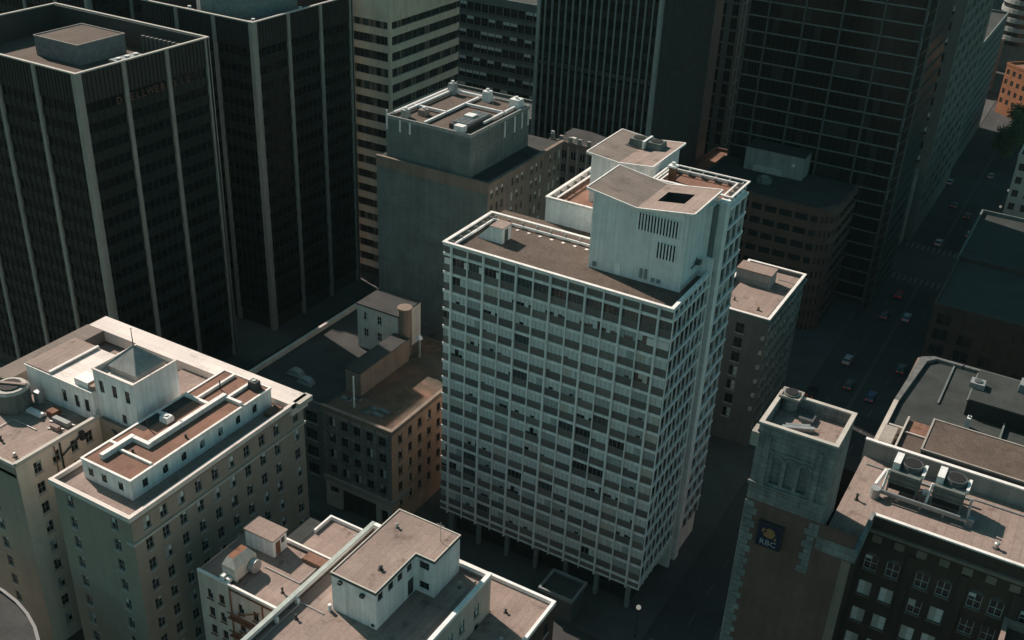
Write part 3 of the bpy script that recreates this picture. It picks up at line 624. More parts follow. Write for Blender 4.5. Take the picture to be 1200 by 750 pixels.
# ------------------------------------------------------------------ centre blank walled building
def window_wall(b, F, L, z0, z1, cols, rows, w, h, mt, kit, dep=.25, near=True, name='wall', skip=()):
    ops = [(u-w/2, u+w/2, z, z+h) for i, u in enumerate(cols) for j, z in enumerate(rows) if (i, j) not in skip]
    m = F.mb(); wall_holes(m, L, z0, z1, ops, dep)
    o = m.build(name, mt, b)
    for a, c, z, e in ops:
        if near: put_window(F, kit, b, (a+c)/2, z)
        else: F.put(random.choice(kit), 'window', b, (a+c)/2, z)
    return o
def centre():
    x0, x1, y0, y1, h = -127, -100.3, 169.3, 200, 51
    b = root('hotel_building', 'older building with a blank weathered front and rows of small windows on its side', 'building', (-114, 185, 0))
    G = Face('side', x1, y0)
    cols = [1.5+i*2.02 for i in range(15)]; cols = [u for i, u in enumerate(cols) if i % 4 != 3]
    rows = [47.2-3.15*k for k in range(13)]
    window_wall(b, G, y1-y0, 0, h-.5, cols, rows, 1.0, 1.9, 'brownstone', flat_window(1.0, 1.9, blinds=('blind', 'blindtan'), pdown=.35), near=False)
    m = MB(); m.face([(x0, y0, 0), (x1, y0, 0), (x1, y0, h-2.4), (x0, y0, h-2.4)]); backs(m, x0, x1, y0, y1, 0, h-.5); m.build('wall', 'greywall', b)
    m = MB(); m.box(x0-.1, x1+.25, y0-.15, y0+.4, h-2.4, h-.5); m.build('frieze', 'brownstone', b)
    m = F = None
    m = MB()
    for i in range(6): m.box(x0, x1, y0-.06, y0-.002, 8+i*6.6, 8.12+i*6.6)
    m.build('joint_band', 'greywall', b)
    m = MB(); m.box(x0+.02, x1-.3, y0+.41, y1-.02, h-.9, h-.45); m.build('roof', 'roofdark', b)
    m = MB(); m.box(x1-.3, x1+.5, y0+.41, y1+.2, h-.5, h); m.box(x0-.1, x1+.5, y0-.2, y0+.4, h-.498, h); m.build('cornice', 'brownstone', b)
    ux0, ux1, uy0, uy1, uh = -125.3, -105.2, 170.4, 193.6, 59.5
    m = MB(); m.box(ux0, ux1, uy0, uy1, h-.44, uh-.7); up = m.build('upper_block', 'greywall', b)
    m = MB(); m.box(ux0+.3, ux1-.3, uy0+.3, uy1-.3, uh-.69, uh-.5); m.build('roof', 'gravelbrown', up)
    m = MB(); m.ring(ux0, ux1, uy0, uy1, uh-.695, uh, .3); m.build('parapet', 'concrete', up)
    m = MB()
    for i in range(5): m.box(ux1+.003, ux1+.12, uy0+2+i*5, uy0+2.3+i*5, h, uh-.8)
    m.box(ux1+.003, ux1+.1, uy0, uy1, 55.4, 55.7); m.build('pilaster_strip', 'tealstone', up)
    m = MB()
    for p, q in (((-124.6, 172.2, 59.6), (-124.6, 191.6, 59.6)), ((-123.4, 173.5, 59.6), (-123.4, 192.6, 59.6)), ((-116.5, 171.2, 59.4), (-116.5, 192.8, 59.4)), ((-124.6, 179, 59.5), (-116.5, 179, 59.5)), ((-116.5, 186, 59.5), (-106.5, 186, 59.5)), ((-107, 178, 59.5), (-107, 192, 59.5)), ((-124.6, 191.8, 59.7), (-113, 191.8, 59.7))): m.beam(p, q, .45)
    m.build('roof_pipe', 'white_metal', up)
    boxes('aerial_panel', 'white_metal', up, [(x, x+.35, 170.2, 170.35, 56.6, 59.0 if x > -124 else 60.6) for x in (-125.2, -122.0, -119.6)]+[(ux1+.125, ux1+.3, y, y+.35, 55.4, 58.8) for y in (183, 187, 190, 192.6)])
    t = root('cooling_rack', 'dark finned condenser rack with a white lid on the blank walled building', 'condenser', (-109.5, 176, 59))
    m = MB(); m.box(-111.5, -107.4, 172.4, 182, 59.01, 60.0); m.build('frame', 'darkmetal', t)
    m = MB()
    for i in range(12): m.box(-111.2, -107.7, 173.6+i*.7, 173.9+i*.7, 60.0, 60.25)
    m.build('fin', 'greymetal', t); boxes('lid', 'white_metal', t, [(-109.4, -107.3, 170.8, 172.3, 59.2, 60.5), (-111, -109, 177, 179, 60.26, 60.6)])
    for x, y, w_, hh, mt, lab in ((-120, 176, 1.8, 1.2, 'roofpink', 'rounded pinkish vent hood amid the pipes of the blank walled building roof'), (-114.5, 191.8, 1.8, 2.2, 'white_metal', 'pale cabinet at the far edge of the blank walled building roof'), (-107.4, 191.8, 2.4, 1.9, 'white_metal', 'white cabinet with ball vent at far right roof corner of the blank walled building'), (-123.0, 191.4, 1.6, 2.4, 'steel', 'grey machine at the far left roof corner of the blank walled building'), (-122.0, 172.6, 1.5, 1.6, 'steel', 'grey machine near the front left roof corner of the blank walled building')):
        t = root('roof_unit', lab, 'air unit', (x, y, 59.0)); m = MB(); m.box(x-w_/2, x+w_/2, y-w_/2, y+w_/2, 59.0, 59.0+hh, .1); m.build('casing', mt, t); m = MB(); m.cyl(x, y, 59.0+hh, 59.5+hh, .35, 8); m.build('cowl', 'white_metal', t)
centre()

# ------------------------------------------------------------------ cream hotel, lower left
def hotel():
    b = root('grand_hotel', 'cream stone hotel with a courtyard, rust brown roofs and a small pyramid skylight', 'building', (-118, 90, 0))
    k1 = window_kit(1.3, 2.0, blinds=('blindgrey', 'blind'), pdown=.6)
    h = 36.0; fh = 3.62
    rows = [32.0-fh*k for k in range(9)]
    # right wing: front and right side
    F = Face('front', -112.0, 73.8); G = Face('side', -97.0, 73.8)
    window_wall(b, F, 15.0, 0, 35.2, [3.0, 11.6], rows, 1.3, 2.0, 'hotelstone', k1)
    gc = [3.2+3.35*i for i in range(9)]
    gc = [2.6, 5.6]+[8.9+3.3*i for i in range(7)]
    window_wall(b, G, 35.0, 0, 35.2, gc+[33.2], rows, 1.3, 2.0, 'hotelstone', k1)
    m = MB(); m.face([(-112, 88, 0), (-112, 73.8, 0), (-112, 73.8, 35.2), (-112, 88, 35.2)]); m.face([(-112, 88, 0), (-112, 88, 35.2), (-119, 88, 35.2), (-119, 88, 0)][::-1] if False else [(-119, 88, 0), (-112, 88, 0), (-112, 88, 35.2), (-119, 88, 35.2)])
    m.face([(-97, 108.8, 0), (-141, 108.8, 0), (-141, 108.8, 35.2), (-97, 108.8, 35.2)]); m.face([(-141, 108.8, 0), (-141, 73.2, 0), (-141, 73.2, 35.2), (-141, 108.8, 35.2)]); m.build('wall', 'hotelstone', b)
    # left wing: front and courtyard side
    FL = Face('front', -141, 73.2); GL = Face('side', -119.0, 73.2)
    window_wall(b, FL, 22, 0, 35.2, [3, 9, 15.5], rows, 1.3, 2.0, 'hotelstone', k1)
    window_wall(b, GL, 14.8, 0, 35.2, [3.4, 6.6, 9.9, 12.6], rows, 1.3, 2.0, 'creamlit', k1)
    boxes('belt_course', 'stonelight', b, [(-96.998, -96.7, 73.5, 109, 30.75, 31.15), (-98.2, -96.998, 73.52, 73.798, 30.75, 31.15)])
    # cornices
    m = MB(); m.box(-112.1, -96.4, 73.2, 73.8, 35.21, 36); m.box(-97, -96.4, 73.8, 109.2, 35.21, 36); m.box(-112.15, -111.7, 73.8, 88, 35.21, 35.9); m.build('cornice', 'roofwhite', b)
    m = MB(); m.box(-141.2, -118.9, 72.8, 73.2, 35.21, 35.8); m.box(-119.3, -118.7, 73.2, 88, 35.21, 35.8); m.build('cornice', 'stonelight', b)
    m = MB(); m.box(-97, -95.6, 106.5, 109.6, 35.2, 36.05); m.build('cornice', 'stonelight', b)
    # decks
    m = MB(); m.box(-111.7, -97, 73.8, 109.0, 34.5, 35.0); m.build('roof', 'roofpink', b)
    m = MB(); m.box(-141, -119.3, 73.2, 108.6, 33.0, 33.6); m.build('roof', 'roofpink', b)
    m = MB(); m.box(-119.299, -111.701, 88.2, 108.6, 34.3, 34.8); m.build('roof', 'roofpink', b)
    # white perimeter terraces on the far and left edges
    m = MB(); m.box(-141.2, -96.4, 105.6, 109.3, 34.0, 36.05); m.build('terrace_strip', 'roofwhite', b)
    m = MB(); m.box(-141.5, -137.6, 86.5, 105.598, 34.0, 36.04); m.build('terrace_strip', 'graveltan', b)
    # brown roofed penthouse over the right wing
    px0, px1, py0, py1, pz = -109.4, -99.9, 77.0, 105.0, 38.3
    kp = window_kit(.95, 1.35, dep=.15, blinds=('blindgrey',), pdown=.3, sill=None, frame='framedark')
    FP, GP = Face('front', px0, py0), Face('side', px1, py0)
    m = MB(); m.face([(px0, py1, 35), (px0, py0, 35), (px0, py0, pz-.2), (px0, py1, pz-.2)]); m.face([(px1, py1, 35), (px0, py1, 35), (px0, py1, pz-.2), (px1, py1, pz-.2)])
    m.T = FP.T
    ops = [(u-.475, u+.475, 35.9, 37.25) for u in (1.6, 4.2, 7.4)]; wall_holes(m, px1-px0, 35, pz-.2, ops, .15)
    m.T = GP.T; ops2 = [(u-.475, u+.475, 35.9, 37.25) for u in (2.4, 6.1, 9.6, 13.2, 16.9, 20.6, 24.2)]; wall_holes(m, py1-py0, 35, pz-.2, ops2, .15)
    ph = m.build('penthouse', 'whitewall', b)
    for f, oo in ((FP, ops), (GP, ops2)):
        for a, c, z, e in oo: put_window(f, kp, ph, (a+c)/2, z, False)
    m = MB(); m.box(px0+.2, px1-.2, py0+.2, py1-.2, pz-.5, pz-.08); m.build('penthouse_roof', 'roofrust', ph)
    m = MB(); m.ring(px0-.12, px1+.12, py0-.12, py1+.12, pz-.2, pz+.08, .35); m.build('roof_curb', 'trim', ph)
    curbs = [(-107.3, -106.6, 78.4, 84.2, .75), (-106.598, -103.4, 83.6, 84.2, .7), (-104.1, -103.4, 84.202, 99.2, .75), (-109.0, -107.302, 81.6, 82.0, .3), (-106.598, -100.3, 81.0, 81.35, .3), (-109.0, -104.102, 96.0, 96.5, .4), (-103.398, -100.3, 98.7, 99.2, .5), (-107.0, -106.6, 96.502, 104.5, .4), (-109.0, -106.0, 90.6, 91.0, .35), (-103.398, -102.9, 99.202, 104.6, .4)]
    for x0, x1, y0, y1, hh in curbs: m = MB(); m.box(x0, x1, y0, y1, pz-.079, pz+hh); m.build('roof_curb', 'trim', ph)
    m = MB(); m.box(-109.1, -107.3, 86.3, 96.2, pz-.079, pz-.04); m.build('roof_patch_or_shadow', 'roofdark', ph)  # painted shadow of the pyramid tower on the brown roof
    # dark low roof with bulkheads between penthouse and pyramid
    m = MB(); m.box(-111.6, px0-.13, 86.5, 97, 35.01, 36.0); m.build('link_roof', 'roofdark', b)
    # pyramid skylight tower
    bx0, bx1, by0, by1, bz = -120.0, -111.6, 89.0, 97.6, 43.1
    FB, GB = Face('front', bx0, by0), Face('side', bx1, by0)
    m = MB(); m.face([(bx1, by1, 33), (bx0, by1, 33), (bx0, by1, bz-.2), (bx1, by1, bz-.2)]); m.face([(bx0, by1, 33), (bx0, by0, 33), (bx0, by0, bz-.2), (bx0, by1, bz-.2)])
    m.T = FB.T; ops = [(u-.5, u+.5, 39.3, 41.4) for u in (1.5, 4.2, 6.9)]+[(5.0, 6.0, 35.2, 36.8)]; wall_holes(m, bx1-bx0, 33, bz-.2, ops, .2)
    m.T = GB.T; wall_holes(m, by1-by0, 33, bz-.2, [], .2); tw = m.build('tower', 'whitewall', b)
    kt = window_kit(1.0, 2.1, dep=.2, blinds=('blindgrey',), pdown=.3, sill=None, frame='framedark')
    for a, c, z, e in ops[:3]: put_window(FB, kt, tw, (a+c)/2, z, False)
    m = FB.mb(); m.box(5.05, 5.95, -.19, -.1, 35.21, 36.75); m.build('door', 'framedark', tw)
    m = MB(); m.box(bx0+.25, bx1-.25, by0+.25, by1-.25, 41.6, 42.0); m.build('roof', 'roofwhite', tw)
    m = MB(); m.ring(bx0-.1, bx1+.1, by0-.1, by1+.1, bz-.2, bz, .3); m.build('coping', 'roofwhite', tw)
    sk = root('pyramid_skylight', 'grey pyramid skylight with a flagpole on the white hotel tower', 'skylight', (-116.3, 93.6, 42))
    m = MB(); m.ring(-119.2, -113.0, 91.0, 96.6, 42, 43.0, .3); m.build('kerb', 'concrete', sk)
    P = [(-119.3, 90.9, 43.0), (-112.9, 90.9, 43.0), (-112.9, 96.7, 43.0), (-119.3, 96.7, 43.0)]; A = (-116.1, 93.8, 46.0)
    for i in range(4): m = MB(); m.face([P[i], P[(i+1) % 4], A]); m.build('roof_panel', 'concrete', sk)
    for i in range(4): m = MB(); m.beam(P[i], A, .14); m.build('ridge_rib', 'concrete', sk)
    t = root('flagpole', 'thin dark flagpole rising from the tip of the pyramid skylight', 'flagpole', (-116.1, 93.8, 46)); m = MB(); m.cyl(-116.1, 93.8, 45.9, 48.8, .09, 6, .05); m.build('pole', 'darkmetal', t); m = MB(); m.cyl(-116.1, 93.8, 48.8, 49, .13, 8); m.build('finial', 'white_metal', t)
    # raised white storey left of the tower
    sx0, sx1, sy0, sy1, sz = -135.0, -120.05, 88.4, 97.9, 38.9
    FS = Face('front', sx0, sy0)
    m = MB(); m.face([(sx1, sy1, 33.6), (sx0, sy1, 33.6), (sx0, sy1, sz), (sx1, sy1, sz)]); m.face([(sx0, sy1, 33.6), (sx0, sy0, 33.6), (sx0, sy0, sz), (sx0, sy1, sz)]); m.face([(sx1, sy0, 33.6), (sx1, sy1, 33.6), (sx1, sy1, sz), (sx1, sy0, sz)])
    m.T = FS.T; ops = [(u-.5, u+.5, 35.0, 37.2) for u in (8.2, 11.0, 13.2)]; wall_holes(m, sx1-sx0, 33.6, sz, ops, .2); st = m.build('attic_storey', 'whitewall', b)
    for a, c, z, e in ops: put_window(FS, kt, st, (a+c)/2, z, False)
    m = MB(); m.box(sx0+.01, -129.6, sy0+.01, sy1-.01, sz+.001, sz+.35); m.build('attic_roof', 'roofpink', st)
    m = MB(); m.box(-129.598, sx1-.01, sy0+.01, sy1-.01, sz+.001, sz+.12); m.build('attic_roof', 'roofwhite', st)
    m = MB(); m.box(sx0-.1, sx1, sy0-.2, sy0+.009, sz+.001, sz+.16); m.box(-129.7, -129.3, sy0+.01, sy1, sz+.351, sz+.6); m.build('attic_curb', 'trim', st)
    t = root('roof_bin', 'white tank box with a brown grille beside the pyramid tower', 'tank', (-122.5, 89.8, sz+.12)); m = MB(); m.box(-124.2, -121.3, 88.7, 91.0, sz+.12, sz+1.2); m.build('casing', 'white_metal', t); m = MB(); m.box(-121.29, -121.2, 88.9, 90.8, sz+.2, sz+1.1); m.build('grille', 'roofrust', t)
    m = MB(); m.box(-121.3, -120.2, 88.7, 90.5, sz+1.21 if False else sz+.12, sz+.9); m.build('cover', 'roofpink', t)
    # cooling tower and clutter on the left wing
    t = root('cooling_tower', 'bulky grey green cooling tower with a white lid on the left hotel wing', 'cooling tower', (-134.2, 84.6, 33.6))
    m = MB(); m.cyl(-134.2, 84.6, 33.6, 36.9, 2.7, 14); m.build('drum', 'tarp', t); m = MB(); m.cyl(-134.2, 84.6, 36.901, 37.3, 2.8, 14, 2.4); m.build('lid', 'stonelight', t); m = MB(); m.cyl(-134.2, 84.6, 37.301, 37.5, 1.7, 12); m.build('fan', 'black', t); m = MB(); m.beam((-136.6, 83.6, 37.6), (-132, 85.8, 37.6), .5, .3); m.build('lid_bar', 'roofpink', t)
    for x, y, lx, ly, z, mt, lab in ((-129.5, 84.8, 3.2, 1.0, .6, 'white_metal', 'row of white pipes beside the left hotel wing cooling tower'), (-127.0, 86.2, 1.6, 1.6, 1.0, 'rust', 'rusty brown compressor among pipes on the left hotel wing'), (-124.2, 85.3, 3.4, .9, .8, 'greymetal', 'long grey duct box behind the courtyard parapet of the hotel'), (-123.8, 83.8, 1.6, .8, .7, 'roofpink', 'small pinkish unit at the courtyard edge of the left hotel wing'), (-131.5, 87.2, 1.2, 1.0, 2.2, 'steel', 'tall grey cabinet next to the hotel cooling tower'), (-134.6, 80.2, 2.6, .7, .5, 'white_metal', 'nearest white pipe rack on the pink roof below the cooling tower'), (-135.4, 81.8, 2.4, .6, .5, 'white_metal', 'middle white pipe rack on the pink roof below the cooling tower'), (-133.4, 79.0, .9, .8, .5, 'white_metal', 'small white box in front of the pipe racks on the hotel roof')):
        q = root('roof_plant', lab, 'roof plant', (x, y, 33.6)); m = MB(); m.box(x-lx/2, x+lx/2, y-ly/2, y+ly/2, 33.75, 33.6+z, .05); m.build('casing', mt, q)
        m = MB(); m.beam((x-lx/2-.3, y-ly/2-.2, 33.7), (x+lx/2+.3, y+ly/2+.2, 33.7), .18); m.build('pipe', 'steel', q)
    for q in ((-124.6, 81.9, -119.3, 82.9),): pass
    m = MB(); m.beam((-118.85, 80.6, 35.0), (-118.85, 80.6, 24), .28, n=6); m.build('downpipe', 'darkmetal', b)
    m = MB(); m.beam((-118.8, 80.6, 32.6), (-118.8, 84.2, 34.2), .3, n=6); m.box(-118.69, -118.2, 83.9, 84.6, 33.6, 35.0); m.build('exhaust_duct', 'darkmetal', b)
    m = MB(); m.beam((-118.8, 79.6, 35.0), (-118.8, 79.6, 20), .16, n=6); m.build('downpipe', 'rust', b)
    m = MB(); m.beam((-112.4, 86.5, 34), (-116.5, 88.1, 34.0), .3, .2); m.build('courtyard_bracket', 'darkmetal', b)
    # small pieces on the brown roof
    for x, y, hh, mt, lab in ((-110.3, 92.4, 1.1, 'copper', 'low green skylight box on the dark strip beside the brown hotel roof'), (-106.5, 90.0, .9, 'white_metal', 'small white fan unit in the middle of the brown hotel roof'), (-102.0, 103.7, 1.3, 'framedark', 'dark vent box at the far corner of the brown hotel roof')):
        t = root('roof_box', lab, 'roof box', (x, y, pz)); z0 = 36.0 if x < -109.5 else pz-.07; m = MB(); m.box(x-.8, x+.8, y-.7, y+.7, z0, z0+hh, .1); m.build('casing', mt, t); m = MB(); m.cyl(x, y, z0+hh, z0+hh+.15, .35, 8); m.build('cowl', 'steel', t)
    for x, y, lab in ((-106, 100.5, 'thin vent pipe standing on the far square of brown hotel roof'), (-104.7, 81.9, 'short black vent stub on the front square of brown hotel roof'), (-101.2, 88.5, 'short black vent stub along the right strip of brown hotel roof'), (-107.4, 87.2, 'thin vent pipe next to the small white fan on the hotel roof')):
        m = MB(); m.cyl(x, y, pz-.08, pz+(1.6 if 'thin' in lab else .5), .1 if 'thin' in lab else .18, 6); single(m, 'vent_pipe', 'darkmetal', lab, 'vent pipe', (x, y, pz-.08))
    boxes('skylight_curb', 'roofrust', b, [(-99.0, -97.6, 102.2, 104.8, 35.01, 35.7)])
hotel()
def rounded_house():
    cx, cy, r = -116, 53.5, 0
    b = root('corner_house', 'low dark roofed building with a rounded parapet at the bottom left corner', 'building', (-114, 56, 0))
    def arc(R_, n=18): return [(-117+R_*1.35*math.cos(a), 50.5+R_*math.sin(a)) for a in [math.pi*k/n*.96 for k in range(n+1)]]
    m = MB(); m.prism(arc(15.0)+[(-137, 30), (-97, 30)], 0, 19.3); m.build('wall', 'concrete', b)
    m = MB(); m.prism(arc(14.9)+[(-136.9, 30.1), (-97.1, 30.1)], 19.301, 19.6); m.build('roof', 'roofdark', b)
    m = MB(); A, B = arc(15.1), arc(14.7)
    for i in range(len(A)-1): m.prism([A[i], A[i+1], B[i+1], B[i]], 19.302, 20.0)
    m.build('parapet', 'darkfin', b)  # dark colour stands in for shade on this parapet
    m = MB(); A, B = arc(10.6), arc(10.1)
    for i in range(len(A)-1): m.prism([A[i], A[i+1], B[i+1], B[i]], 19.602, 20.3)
    m.build('inner_kerb', 'darkfin', b)  # darkened like the parapet, shade put into the colour
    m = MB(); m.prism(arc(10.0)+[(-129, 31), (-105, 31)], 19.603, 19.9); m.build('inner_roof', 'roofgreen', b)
rounded_house()

# ------------------------------------------------------------------ middle block: brick office, dark hall, cream annex
def mid():
    x0, x1, y0, y1, h = -106.2, -91.2, 124.2, 155.5, 22.8
    b = root('brick_office', 'six storey brown brick office with a garage front beside the white tower', 'building', (-99, 132, 0))
    F, G = Face('front', x0, y0), Face('side', x1, y0)
    k = window_kit(1.45, 1.9, frame='framedark', blinds=('blindgrey', 'blind'), pdown=.3, sill='brownstone')
    rows = [18.4-3.45*i for i in range(4)]
    cols = [2.0, 4.75, 7.5, 10.25, 13.0]
    window_wall(b, F, 15, 6.4, 21.6, cols, rows, 1.45, 1.9, 'tealstone', k)
    window_wall(b, G, 31.3, 0, 21.6, [2.6, 5.6, 8.6, 11.6, 14.6, 18, 22, 26], [18.4-3.45*i for i in range(5)], 1.2, 1.9, 'bricklit', window_kit(1.2, 1.9, frame='framedark', blinds=('blindgrey', 'blindtan'), pdown=.4, sill='brownstone'))
    m = MB(); backs(m, x0, x1, y0, y1, 0, 21.6); m.build('wall', 'brickred', b)
    m = F.mb(); wall_holes(m, 15, 0, 6.4, [(3.4, 11.4, 0, 5.0), (.6, 2.9, 3.2, 4.9), (12.3, 14, .3, 4.4)], .8); m.build('ground_floor', 'stonelight', b)
    m = F.mb(); m.box(3.4, 11.4, -.79, -.7, 0, 5.0); m.build('garage_door', 'darkmetal', b)
    boxes('door_rail', 'framedark', b, [(x0+3.4+i*2.6, x0+3.6+i*2.6, y0+.5, y0+.69, 0, 5) for i in range(1, 3)])
    for a, c, z, e in ((.6, 2.9, 3.2, 4.9), (12.3, 14, .3, 4.4)): m = F.mb(); m.box(a, c, -.79, -.6, z, e); m.build('shop_window', 'glass', b)
    m = F.mb(); m.box(-.1, 15.2, .003, .45, 6.4, 7.3); m.build('belt_course', 'stone', b)
    m = G.mb(); m.box(-.1, 5, .003, .45, 6.4, 7.3); m.build('belt_course', 'stone', b)
    for u in [.35]+[3.37+2.75*i for i in range(4)]+[14.6]: m = F.mb(); m.box(u-.22, u+.22, .003, .25, 7.31, 21.4); m.build('pier', 'tealstone', b)
    m = F.mb(); m.box(.6, 14.3, .003, .15, 20.7, 21.3); m.build('frieze', 'stone', b)
    m = MB(); m.box(x0-.2, x1+.35, y0-.4, y0+.3, 21.61, 22.5); m.box(x1-.3, x1+.35, y0+.3, y1, 21.61, 22.5); m.build('cornice', 'brownstone', b)
    m = MB(); m.box(x0, x1-.3, y0+.3, y1, 21.2, 21.7); m.build('roof', 'roofpatchy', b)
    m = MB(); m.box(x0, -102.8, 131, 146, 21.71, 26.4); p = m.build('roof_house', 'brownstone', b)
    m = MB(); m.box(x0-.1, -102.7, 130.9, 146.1, 26.401, 26.6); m.build('roof_slab', 'roofdark', p)
    for i, (x, y) in enumerate(((-104.3, 128.6), (-102.9, 129.8), (-98.9, 127.2), (-96.6, 127.6), (-98.6, 128.8), (-96.3, 129.2))):
        t = root('skylight', ('front skylight of the left pair on the brick office roof', 'rear skylight of the left pair on the brick office roof', 'front left skylight of the four at the roof corner of the brick office', 'front right skylight of the four at the roof corner of the brick office', 'rear left skylight of the four at the roof corner of the brick office', 'rear right skylight of the four at the roof corner of the brick office')[i], 'skylight', (x, y, 21.7), 'skylights on the brick office roof')
        m = MB(); m.box(x-1.0, x+1.0, y-.4, y+.4, 21.7, 22.0); m.build('kerb', 'greymetal', t); m = MB(); m.box(x-.95, x+.95, y-.35, y+.35, 22.001, 22.06); m.build('pane', 'glassblue', t)
    m = MB(); m.cyl(-101.6, 127.4, 21.7, 28.2, .18, 8, .13); single(m, 'vent_mast', 'white_metal', 'pale vertical flue mast on the brick office roof', 'flue', (-101.6, 127.4, 21.7))
    for x, y, lab in ((-104.6, 147.6, 'white dish unit behind the brick office roof house'), (-101.9, 148.2, 'white vent ball at the rear corner of the brick office roof house')):
        t = root('roof_vent', lab, 'vent', (x, y, 21.7)); m = MB(); m.cyl(x, y, 21.7, 25.8, .3, 8); m.build('stem', 'steel', t); m = MB(); m.cyl(x, y, 25.8, 26.5, .7, 10, .3); m.build('cap', 'white_metal', t)
    # dark roofed hall to its left
    x0, x1, y0, y1, h = -125.4, -106.3, 125.2, 160, 21.4
    b = root('market_hall', 'wide low building with a dark flat roof and a pale left parapet', 'building', (-116, 142, 0))
    F = Face('front', x0, y0)
    window_wall(b, F, x1-x0-.02, 0, h-.8, [2.5, 6.7, 10.9, 15.6], [16.6, 12.8, 9.0, 5.0], 2.6, 2.4, 'greywall', window_kit(2.6, 2.4, mull=2, frame='framedark', blinds=('blindgrey',), pdown=.2, sill='concrete'))
    m = MB(); backs(m, x0, x1-.02, y0, y1, 0, h-.8); m.build('wall', 'greywall', b)
    m = MB(); m.box(x0+.6, x1-.02, y0+.3, y1, h-1.2, h-.79); m.build('roof', 'roofdark', b)
    m = MB(); m.box(x0, x0+.6, y0, y1, h-.799, h+.2); m.build('parapet', 'stonelight', b)
    m = MB(); m.box(x0+.6, x1-.02, y0, y0+.3, h-.799, h-.1); m.build('parapet', 'greywall', b)
    for i, (x, y) in enumerate(((-118.4, 131.5), (-114.9, 130.2))):
        t = root('arched_rooflight', ('left', 'right')[i]+' one of two small arched rooflights on the dark hall roof', 'rooflight', (x, y, h-.8)); m = MB()
        a = [(x+1.5*math.cos(math.pi*q/8), .9*math.sin(math.pi*q/8)) for q in range(9)]
        for q in range(8): m.face([(a[q][0], y-.7, h-.5+a[q][1]), (a[q][0], y+.7, h-.5+a[q][1]), (a[q+1][0], y+.7, h-.5+a[q+1][1]), (a[q+1][0], y-.7, h-.5+a[q+1][1])])
        m.face([(u, y-.7, h-.5+v) for u, v in a][::-1]); m.build('hood', 'greymetal', t); m = MB(); m.box(x-1.6, x+1.6, y-.8, y+.8, h-.79, h-.5); m.build('kerb', 'concrete', t)
    # cream annex on the hall
    x0, x1, y0, y1, h = -115.2, -105.6, 146.4, 154, 30
    b = root('cream_annex', 'small cream annex with dark flat roof and a round cornered chimney at its right', 'building', (-110, 150, h-9))
    F = Face('front', x0, y0); m = F.mb(); ops = [(u-.55, u+.55, z, z+1.8) for u in (2.0, 5.2, 7.9) for z in (27.0, 23.4) if not (u > 7 and z > 25)]; wall_holes(m, x1-x0, 20.7, h, ops, .25); m.T = None
    m.face([(x1, y0, 20.7), (x1, y1, 20.7), (x1, y1, h), (x1, y0, h)]); backs(m, x0, x1, y0, y1, 20.7, h); m.build('wall', 'cream', b)
    kk = window_kit(1.1, 1.8, frame='framewhite', blinds=('blindgrey',), pdown=.2)
    for a, c, z, e in ops: put_window(F, kk, b, (a+c)/2, z)
    m = MB(); m.box(x0-.1, x1+.1, y0-.1, y1+.1, h+.001, h+.3); m.build('roof', 'roofdark', b)
    m = MB(); m.cyl(-104.8, 147.6, 15, 31.6, 1.3, 12); m.build('chimney', 'brownstone', b); m = MB(); m.cyl(-104.8, 147.6, 31.601, 32.0, 1.45, 12); m.build('chimney_cap', 'brownstone', b)
mid()

